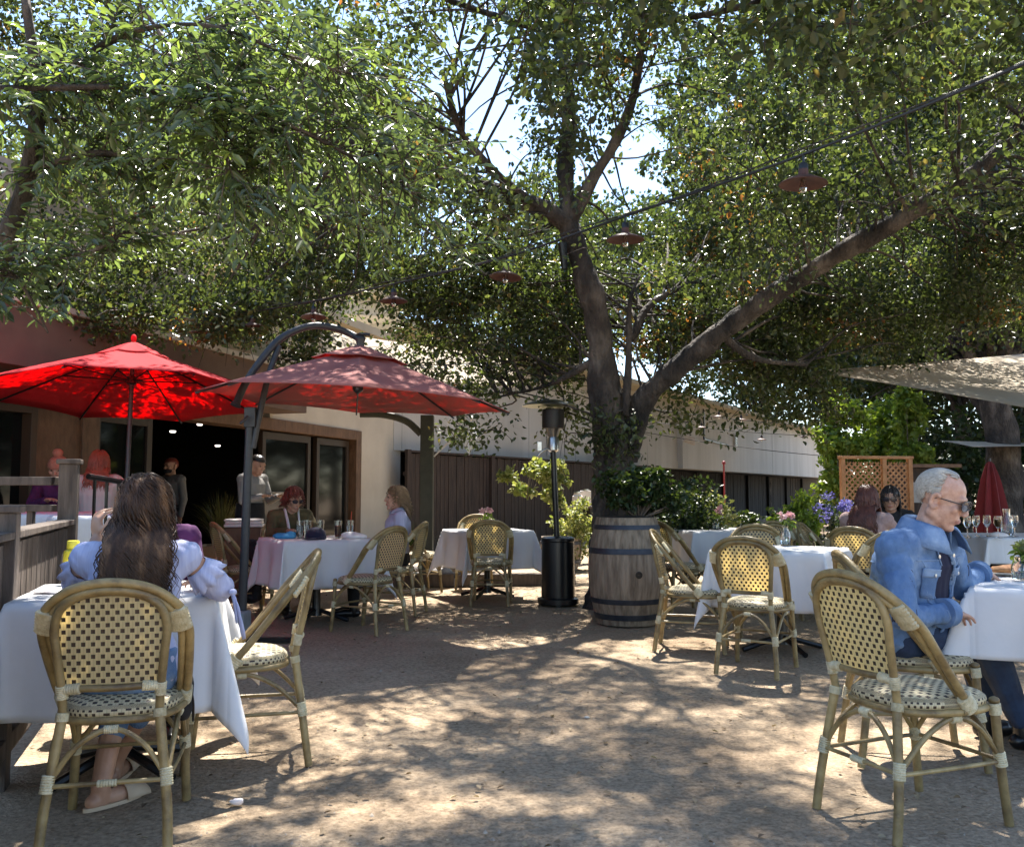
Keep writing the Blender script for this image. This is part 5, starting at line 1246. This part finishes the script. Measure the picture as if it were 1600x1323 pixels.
for s in 'LR':
    for (t0,t1) in ((.40,1.92),): 
        a,b,c = V(J['sh'+s])-b0,V(J['el'+s])-b0,V(J['wr'+s])-b0
        A=a.lerp(b,.38); E=b.lerp(c,.55 if s=='L' else .8); mb=MB(); mb.tube(cat([A,a.lerp(b,.6),a.lerp(b,.85),b,b.lerp(c,.2),b.lerp(c,.4),E],4),[.047,.050,.052,.053]+[.053]*18+[.049,.044,.038],22)
        ms_ = fuse(mb,'sleeve',.006,2,folds(.006,(26,26,10),5)); o_=bpy.data.objects.new('sleeve',ms_); ms_.materials.append(m_lapis); col.objects.link(o_); o_.parent=wm
        # ruffle at the sleeve top
        ax=(b-a).normalized(); u=ax.orthogonal().normalized(); v=ax.cross(u); pts=[]; n_=49
        for j,(q,rr_) in enumerate(((0,.047),(.02,.054),(.05,.065),(.075,.072))):
            for i in range(n_):
                an=2*math.pi*i/(n_-1); wv=.010*j/3*math.sin(an*9); pts.append(A-ax*.015+ax*(q+wv*.5)+(u*math.cos(an)+v*math.sin(an))*(rr_+wv))
        mb=MB(); mb.grid(pts,n_,4); mb.build('ruffle',m_lapis,o_,smooth=180,solid=.003)
# sleeve tie
e=V(J['elR'])-b0; mb=MB()
for k,(dx,dz) in enumerate(((.06,-.17),(.03,-.11))):
    p0=e+V((.055,-.03,-.02)); mb.tube(cat([p0,p0+V((dx*.5,-.02,dz*.35)),p0+V((dx,-.03,dz))],5),[.010,.012,.013]*3+[.014,.010],6,flat=.25)
mb.ell(e+V((.058,-.032,-.015)),(.016,.014,.014)); mb.build('tie',m_lapis,wm,smooth=180)
mb=MB()
for s in 'LR': leg(mb,J,s,.016,1.58)
p=V(J['pelvis']); mb.tube([p-V((0,0,.09)),p-V((0,0,.03)),p+V((0,0,.07))],[.105,.125,.12],18,flat=1.35,axis=J['T'].col[1]); mb.v=[tuple(V(q)-b0) for q in mb.v]
m3=fuse(mb,'jeans',.0075,2,folds(.005)); o3=bpy.data.objects.new('jeans',m3); m3.materials.append(m_denim); col.objects.link(o3); o3.parent=wm
for s in 'LR':
    a=V(J['an'+s])-b0; d=V((J['fd'+s].x,J['fd'+s].y,0)).normalized(); h=V((a.x,a.y,0)); x=V((d.y,-d.x,0)); mb=MB(); ol=[]
    for i in range(28):
        an=2*math.pi*i/28; ly=.055+.125*math.cos(an); w_=.040+.008*math.cos(an); ol.append((ly,w_*math.sin(an)))
    vs=[h+d*ly+x*lx+V((0,0,z)) for z in (.002,.016) for ly,lx in ol]
    mb.add(vs,[tuple(range(27,-1,-1)),tuple(range(28,56))]+[(i,(i+1)%28,28+(i+1)%28,28+i) for i in range(28)])
    pts=[h+d*(.085+.05*k)+x*(.048*math.cos(q))+V((0,0,.012+.062*(1-.25*k)*math.sin(q))) for k in range(3) for q in np.linspace(0,math.pi,13)]
    sdl=mb.build('sandal',M('tan_sandal_'+('left' if s=='L' else 'right'),(.52,.40,.28),rough=.7),wm,smooth=30)
    mb=MB(); mb.grid(pts,13,3); mb.build('strap',sdl.data.materials[0],sdl,smooth=180,solid=.004)
long_hair(wm,b0,J,.45,2000,m_hairdk,wave=.016,r=.0022,spread=.09,seed=3,face_open=.1,push=.08,curl=6)

# ---------------------------------------------------------------- the other guests
J = pose(-1.90,4.80,R(200),lean=.03,arms='lap',look=(.1,-.1)); o,b0 = person(J,'dark haired guest in a plum top across the near left table, mostly hidden',m_skin2,m_purple,m_blackc); long_hair(o,b0,J,.42,260,m_hairblk,wave=.006,r=.005,seed=5); eyes(o,b0,J)
J = pose(-2.30,9.25,R(208),lean=.10,arms='table',look=(.25,-.30)); J['bulk']=1.05; o,b0 = person(J,'red haired woman in glasses and an olive coat under the rose umbrella',m_skin2,m_olivec,m_blackc,topname='coat'); long_hair(o,b0,J,.15,320,m_hairred,wave=.012,r=.006,seed=8,spread=.3,face_open=-.05); glasses(o,b0,J,'glasses',1,m_black,dl_,.026,.02)
mb=MB(); c=V(J['neck'])-b0; mb.tube(cat([c+J['T'] @ V((-.07,.03,.03)),c+J['T'] @ V((-.055,.13,-.12)),c+J['T'] @ V((-.04,.15,-.28))],5),.025,8,flat=.4); mb.tube(cat([c+J['T'] @ V((.07,.03,.03)),c+J['T'] @ V((.055,.13,-.12)),c+J['T'] @ V((.04,.15,-.28))],5),.025,8,flat=.4); mb.build('scarf',m_cloth,o,smooth=180)
J = pose(-1.14,8.85,R(102),lean=-.02,arms='lap',look=(.0,.08)); o,b0 = person(J,'woman with ash blond curls in a lavender shirt sitting right of the umbrella table',m_skin,m_lapis,m_blackc,voxel=.007); long_hair(o,b0,J,.23,420,m_hairblond,wave=.014,r=.005,seed=11,spread=.2,face_open=-.05); eyes(o,b0,J)
mb=MB(); c=V(J['neck'])-b0; pts=[]
for (r_,h) in ((.060,.035),(.075,.06),(.098,.02)):
    for i in range(21): a=math.radians(-140+280*i/20); pts.append(c+J['T'] @ V((math.sin(a)*r_,-math.cos(a)*r_+.01,h-.04*(abs(a)/2.44)**2)))
mb.grid(pts,21,3); mb.build('collar',m_lapis,o,smooth=180,solid=.004)
J = pose(3.06,7.82,R(-38),lean=.06,arms='table',look=(.0,-.1)); o,b0 = person(J,'woman with long auburn hair in a mauve top, back turned, left of the man',m_skin,m_mauve,m_blackc,topname='sweater'); long_hair(o,b0,J,.44,480,m_hairaub,wave=.006,r=.005,seed=14,spread=.12)
J = pose(3.80,9.05,R(165),lean=.05,arms='table',look=(-.2,-.1)); o,b0 = person(J,'dark haired guest in sunglasses peeping over the shoulder of the man',m_skin2,m_blackc,m_blackc); long_hair(o,b0,J,.25,280,m_hairblk,wave=.004,r=.006,seed=17,face_open=-.1); glasses(o,b0,J,'sunglasses',1,m_black,dl_,.03,.022)
J = pose(-4.55,9.0,R(-150),z=.30,lean=.12,arms='table',look=(-.35,-.3)); o,b0 = person(J,'guest in a coral pompom knit hat behind the deck railing',m_skin,m_purple,m_blackc,topname='sweater'); eyes(o,b0,J)
cap_shell(o,b0,J,lambda x,y,z: z > .015 or (y < -.03 and z > -.04),m_orange,1.13,1.0,'knit_hat',.003); mb=MB(); mb.ell(V(J['head'])-b0+J['H'] @ V((0,-.03,.155)),(.05,.05,.045)); mb.build('pompom',m_orange,o,smooth=180)
J = pose(-3.95,8.55,R(15),z=.34,lean=.05,arms='table'); o,b0 = person(J,'guest with long coral red hair and a pale top beside the tall fence post',m_skin,M('pale_top',(.5,.47,.46),rough=.9),m_blackc); long_hair(o,b0,J,.34,260,M('hair_coral',(.20,.055,.035),(.30,.09,.055),scale=12,rough=.5),wave=.005,r=.006,seed=21)  # hair colour carries the red light under the umbrella
J = pose(P(270,720,12.4).x,12.4,R(150),z=.02,kind='stand',lean=0,arms='side',look=(0,0)); o,b0 = person(J,'masked waiter in a grey shirt standing in the dark doorway',m_skin2,M('grey_shirt',(.15,.145,.14),rough=.9),m_blackc); cap_shell(o,b0,J,lambda x,y,z: z > .05 or (y < -.02 and z > -.03),m_hairred,1.05); eyes(o,b0,J)
mb=MB(); mb.ell(V(J['head'])-b0+J['H'] @ V((0,.034,-.062)),(.062,.070,.046),J['H'],16,10); mb.build('face_mask',m_blackc,o,smooth=180)
J = pose(P(392,745,10.9).x,10.9,R(-120),z=0,kind='stand',lean=.04,arms='tray',look=(0,-.3)); o,b0 = person(J,'server in a white shirt and black apron carrying a plate behind the umbrella mast',m_skin2,M('white_shirt',(.24,.23,.22),rough=.9),m_blackc); cap_shell(o,b0,J,lambda x,y,z: z > .05 or (y < -.02 and z > -.05),m_hairblk,1.06); eyes(o,b0,J)  # white shirt greyed, its deep shade put into the colour
mb=MB(); p=V(J['pelvis'])-b0; mb.tube([p-V((0,0,.45)),p-V((0,0,.1)),p+V((0,0,.12))],[.17,.16,.145],20,flat=1.25,axis=J['T'].col[1]); mb.build('apron',m_blackc,o,smooth=180)
pc = (V(J['wrL'])+V(J['wrR']))/2+J['T'] @ V((0,.12,.03)); mb=MB(); mb.lathe([(.001,0),(.07,0),(.13,.018),(.132,.022),(.07,.005),(.001,.005)],24); o=mb.build('plate',m_white,smooth=50); o.location=pc; tag(o,'pale dinner plate held by the server behind the umbrella mast','plate')
# ================================================================ table things
m_water = glass_mat('water', (.93,.96,.97)); m_juice = M('orange_juice', (.75,.42,.05), rough=.2); m_redd = M('red_drink', (.5,.07,.03), rough=.2); m_nap = M('napkin', (.74,.66,.64), (.8,.74,.72), scale=10, rough=.9)
def on(px, py, z=.757): return G(px,py,z)
def tumbler(p, label, h=.12, r=.034, liq=None, group='drinking glasses'):
    t = thing('drinking_glass', label, 'glass', p, 0, group); mb = MB(); mb.lathe([(r*.8,.0),(r,h),(r*.94,h),(r*.75,.008),(.001,.008)],20); mb.build('glass_wall', m_glass, t)
    if liq: mb = MB(); mb.lathe([(r*.72,.012),(r*.86,h*.72),(.001,h*.72)],16); mb.build('drink', liq, t)
def wineglass(p, label, liq=None, h=.2):
    t = thing('wine_glass', label, 'wine glass', p, 0, 'stemmed glasses on the far right table'); mb = MB(); mb.lathe([(.034,0),(.03,.004),(.005,.01),(.004,h*.42),(.02,h*.5),(.036,h*.68),(.031,h),(.029,h),(.033,h*.68),(.015,h*.5),(.001,h*.46)],20); mb.build('glass_wall', m_glass, t)
    if liq: mb = MB(); mb.lathe([(.001,h*.48),(.017,h*.51),(.031,h*.68),(.030,h*.84),(.001,h*.84)],16); mb.build('drink', liq, t)
def vase(p, label, h=.14, fl=m_pinkp, n=3, green=True, fh=.12):
    t = thing('flower_vase', label, 'vase', p, 0, 'flower vases on tables'); mb = MB(); mb.lathe([(.034,0),(.042,.01),(.043,h*.6),(.026,h*.8),(.03,h),(.027,h),(.022,h*.8),(.038,h*.58),(.036,.012),(.001,.012)],22); mb.build('vase_body', m_glass, t)
    mb = MB(); tops = []
    for i in range(n):
        q = V((random.gauss(0,.035),random.gauss(0,.035),h+fh*random.uniform(.5,1.1))); tops.append(q); mb.tube([(0,0,.02),(q.x*.3,q.y*.3,h),q],.0022,5)
    mb.build('stem', M('stem_green',(.05,.1,.03),rough=.6) if 'stem_green' not in bpy.data.materials else bpy.data.materials['stem_green'], t)
    C,D,N,l,w_,r_ = cluster_leaves(np.array([list(q) for q in tops]),np.full(n,.028),np.full(n,26),L=(.022,.038),ratio=.45); leaf_mesh('blossom',C,D,N,l,w_,fl,t,r_)
    C,D,N,l,w_,r_ = cluster_leaves(np.array([[q.x*.7,q.y*.7,h+fh*.3] for q in tops]),np.full(n,.04),np.full(n,12),L=(.03,.06),ratio=.25); leaf_mesh('leaf',C,D,N,l,w_,m_lime,t,r_)
# left table
p = on(112,912); bt = thing('water_bottle', 'yellow bottle with a cap standing on the near left table', 'bottle', (p.x,p.y,.757), R(15))
mb = MB(); mb.lathe([(.036,0),(.040,.006),(.040,.135),(.036,.15),(.024,.158)],28); mb.build('body', m_ylw, bt); mb = MB(); mb.lathe([(.025,.159),(.026,.162),(.026,.192),(.023,.196),(.001,.196)],24); mb.build('cap', m_ylw, bt)
mb = MB(); mb.bx(-.006,.006,-.0425,-.0405,.05,.11); mb.ell((0,-.0405,.12),(.012,.003,.007)); mb.build('emblem', m_black, bt)
p = on(90,925); mb = MB(); mb.grid([(x*.09,y*.06,.004+.004*mn.noise(V((x*2,y*2,0)))) for y in (-1,-.3,.3,1) for x in (-1,-.3,.3,1)],4,4); o = mb.build('napkin', m_nap, smooth=180, solid=.004); o.location = p; tag(o,'folded pinkish napkin at the left edge of the near left table','napkin')
# black tote on the near left chair
bg_ = thing('shoulder_bag','black shoulder bag hanging at the right side of the near left chair','bag',(-1.225,3.42,.42),R(14)); bg_.scale=(.66,.66,.7); mb = MB()
mb.tube([(0,0,-.12),(0,0,-.08),(0,0,.05),(0,0,.14),(0,.0,.155)],[.03,.045,.05,.03,.012],14,flat=[2.6,2.5,2.3,2.6,4],axis=V((1,0,0))); mb.build('body',m_blackc,bg_,smooth=180)
mb = MB(); mb.tube(cat([(.0,-.09,.14),(.02,-.07,.26),(.0,-.03,.31),(-.01,.03,.26),(0,.08,.14)],6),.007,8); mb.tube(cat([(.03,-.10,.10),(.055,-.08,-.02),(.05,0,-.14),(.04,.05,-.05)],6),.006,8); mb.build('strap',m_black,bg_,smooth=180)
# umbrella table things
q = lambda dx,dy: V((-1.80+dx,8.35+dy,.757))
mb = MB(); mb.ell((0,0,.02),(.11,.07,.03)); mb.ell((.05,.02,.04),(.05,.05,.025)); mb.v=[tuple(V(v)+V((0,0,.012*mn.noise(V(v)*18)))) for v in mb.v]; o = mb.build('face_mask',M('blue_mask',(.04,.24,.48),(.08,.35,.6),scale=12,rough=.9),smooth=180); o.location = q(-.28,-.10); tag(o,'crumpled bright blue face mask on the umbrella table','face mask')
hat = thing('baseball_cap','dark navy cap lying on the umbrella table','cap',q(.03,-.22)); mb=MB(); mb.lathe([(.095,.0),(.095,.03),(.08,.075),(.045,.10),(.001,.108)],24); mb.build('crown',m_navy,hat,smooth=180); mb=MB(); mb.ell((-.02,-.12,.008),(.08,.06,.006)); mb.build('brim',m_navy,hat,smooth=180)
for i,(dx,dy,l_,liq) in enumerate(((-.16,-.02,'tall glass next to the blue face mask',m_water),(-.11,.07,'tall glass behind the navy cap',m_water),(.0,.12,'glass at the back of the umbrella table',None),(.20,-.06,'tall glass of red drink on the umbrella table',m_redd),(.30,.0,'pale iced glass right of the red drink',m_water))): tumbler(q(dx,dy),l_,.16,.036,liq)
mb=MB(); mb.tube([(0,0,.0),(.012,.0,.23)],.0035,8); o=mb.build('drinking_straw',m_redd); o.location=q(.30,.0)+V((0,0,.012)); tag(o,'thin straw standing in the pale iced glass','straw')
mb=MB(); mb.ell((0,0,.025),(.12,.08,.035)); mb.v=[tuple(V(v)+V((0,0,.02*mn.noise(V(v)*14)))) for v in mb.v]; o=mb.build('napkin',m_cloth,smooth=180); o.location=q(.36,-.12); tag(o,'rumpled white napkin at the right corner of the umbrella table','napkin')
# vases
vase(V((-.26,10.30,.757)),'small vase of dusty pink flowers on the small middle table',.10)
vase(on(1227,852),'glass jar of pale pink flowers on the table right of the barrel',.16,fh=.10)
vase(on(1118,827),'small flower vase on the far table behind the barrel',.12)
p=V((2.42,4.30,.757)); vase(p,'vase of white flowers and greenery at the right edge beside the man',.11,m_vari,5,fh=.055)
# right front table: plate of food, menu
pl = thing('dinner_plate','white plate with dark bread beside the hand of the man','plate',V((2.50,4.58,.757))); mb=MB(); mb.lathe([(.001,0),(.075,0),(.125,.016),(.127,.019),(.075,.006),(.001,.006)],28); mb.build('rim',m_white,pl,smooth=50); mb=MB(); mb.ell((0,0,.025),(.075,.05,.026)); mb.v=[tuple(V(v)+V((0,0,.01*mn.noise(V(v)*30)))) for v in mb.v]; mb.build('food',M('toast',(.2,.08,.03),(.4,.2,.08),scale=30,rough=.8),pl,smooth=180)
# far right table with glasses
for i,(px,py,l_,liq) in enumerate(((1512,838,'leftmost stemmed glass on the far right table',m_water),(1526,836,'stemmed glass second from left on the far right table',m_water),(1543,836,'middle stemmed glass on the far right table',None),(1560,838,'stemmed glass of orange juice on the far right table',m_juice),(1586,836,'rightmost stemmed glass on the far right table',m_water))): p=on(px,py+2); wineglass(V((p.x,min(p.y,9.3),.757)),l_,liq)
p=on(1574,836); cf = thing('glass_carafe','tall clear carafe of water on the far right table','carafe',V((p.x,min(p.y,9.3),.757))); mb=MB(); mb.lathe([(.045,0),(.055,.02),(.055,.14),(.03,.2),(.035,.26),(.033,.26),(.027,.2),(.05,.14),(.05,.022),(.001,.02)],22); mb.build('glass_wall',m_glass,cf)
for i in range(3):
    p=V((4.62+.42*i,8.55+.06*i,.757)); mb=MB(); mb.ell((0,0,.018),(.09,.06,.028)); mb.v=[tuple(V(v)+V((0,0,.014*mn.noise(V(v)*16+V((i,0,0)))))) for v in mb.v]; o=mb.build('napkin',m_nap,smooth=180); o.location=p; tag(o,['leftmost','middle','rightmost'][i]+' pinkish napkin lying along the front of the far right table','napkin','pinkish napkins on the far right table')
lg = thing('carved_leg','dark turned wooden leg under the far right table','table leg',(4.55,8.5,0)); mb=MB(); mb.lathe([(.05,0),(.06,.05),(.04,.1),(.055,.3),(.035,.38),(.06,.48),(.035,.56),(.06,.62),(.06,.71)],18); mb.build('turned_post',m_blackc,lg)
# jacket over the chair behind the mast
mb=MB(); mb.tube(cat([(0,0,.10),(0,0,.25),(0,0,.45),(0,0,.62),(0,0,.70)],4),[.03]+[.07]*12+[.05]*3+[.03],16,flat=2.6,axis=V((0,1,0))); me=fuse(mb,'jacket',.012,2,folds(.02,(9,9,5),7)); o=bpy.data.objects.new('jacket',me); me.materials.append(m_blackc); col.objects.link(o); o.location=(-2.50,8.72,.02); o.rotation_euler=(0,0,R(-58)); tag(o,'black jacket draped over the chair behind the umbrella mast','jacket')
# service stand with folded linens behind the mast
sv = thing('service_stand','brown timber stand with folded pink linens behind the umbrella mast','stand',(P(382,830,10.3).x,10.3,0),R(10)); part('body',[(-.2,.2,-.16,.16,0,.78)],m_bwood,sv,.01); part('linen_stack',[(-.21,.21,-.15,.15,.785,.82),(-.2,.2,-.14,.15,.821,.85),(-.21,.2,-.15,.14,.851,.875)],m_nap,sv,.012)
# shelf with jars by the fence
sh_ = thing('wall_shelf','narrow dark shelf on the board fence right of the heater pole','shelf',P(910,792,15.2),math.atan2(.857,.5145)); part('board',[(-.45,.45,-.12,.12,-.015,.015)],m_gwood,sh_,.004); part('bracket',[(-.3,-.27,-.02,.12,-.2,-.016),(.27,.3,-.02,.12,-.2,-.016)],m_black,sh_)
for i,(dx,hh) in enumerate(((-.18,.22),(.12,.26))):
    j = thing('storage_jar',['pale jar standing left on the fence shelf','pale box shaped jar standing right on the fence shelf'][i],'jar',P(910,792,15.2)+V((dx*.5145,dx*.857,.016))); mb=MB()
    if i==0: mb.lathe([(.07,0),(.085,.02),(.085,hh*.75),(.06,hh*.85),(.06,hh)],18)
    else: mb.bx(-.09,.09,-.06,.06,0,hh)
    mb.build('jar_body',m_paper,j,bevel=.01 if i else 0); mb=MB(); mb.lathe([(.065,hh+.001),(.065,hh+.025),(.001,hh+.025)],16); mb.build('lid',m_steel,j)
# litter
p=G(371,1257); mb=MB(); mb.ell((0,0,.012),(.026,.018,.012),None,10,8); mb.v=[tuple(V(v)*(1+.5*mn.noise(V(v)*60))) for v in mb.v]; o=mb.build('crumpled_paper',m_nap,smooth=60); o.location=p; tag(o,'crumpled pinkish scrap of paper on the dirt by the near left chair','litter')
p=G(917,1122); mb=MB(); mb.ell((0,0,.006),(.016,.010,.006),None,8,6); o=mb.build('crumpled_paper',m_white,smooth=60); o.location=p; tag(o,'tiny white scrap of paper in the middle of the dirt yard','litter')
EXPO = 1.95
# ================================================================ camera, light
cam = bpy.data.cameras.new('camera'); co = bpy.data.objects.new('camera', cam); col.objects.link(co)
co.location = (0,0,HC); co.rotation_euler = (math.pi/2+TH,0,0); cam.sensor_width = 36; cam.lens = 36*F/1600; cam.clip_end = 800; cam.clip_start = .05
sc.camera = co
SD = V((-.07,-.52,-1)).normalized()
sun = bpy.data.lights.new('sun','SUN'); sun.energy = 4.8; sun.angle = math.radians(.8); sun.color = (1,.945,.86)
so = bpy.data.objects.new('sun', sun); col.objects.link(so); so.rotation_euler = SD.to_track_quat('-Z','Y').to_euler(); so.location = (0,5,30)
w = bpy.data.worlds.new('World'); sc.world = w; w.use_nodes = True
nt = w.node_tree; bgn = nt.nodes['Background']; sk = nt.nodes.new('ShaderNodeTexSky'); sk.sky_type = 'NISHITA'; sk.sun_disc = False
sk.sun_elevation = math.asin(-SD.z); sk.sun_rotation = math.atan2(-SD.x,-SD.y); sk.air_density = 1.0; sk.dust_density = .4; sk.ozone_density = 2
nt.links.new(sk.outputs[0], bgn.inputs[0]); bgn.inputs[1].default_value = .10
sc.view_settings.view_transform = 'Standard'; sc.view_settings.look = 'None'; sc.view_settings.exposure = EXPO; sc.view_settings.gamma = 1
sc.cycles.max_bounces = 8; sc.cycles.diffuse_bounces = 4; sc.cycles.transmission_bounces = 6; sc.cycles.transparent_max_bounces = 8
sc.cycles.sample_clamp_indirect = 6; sc.cycles.caustics_reflective = False; sc.cycles.caustics_refractive = False
sc.cycles.use_denoising = True
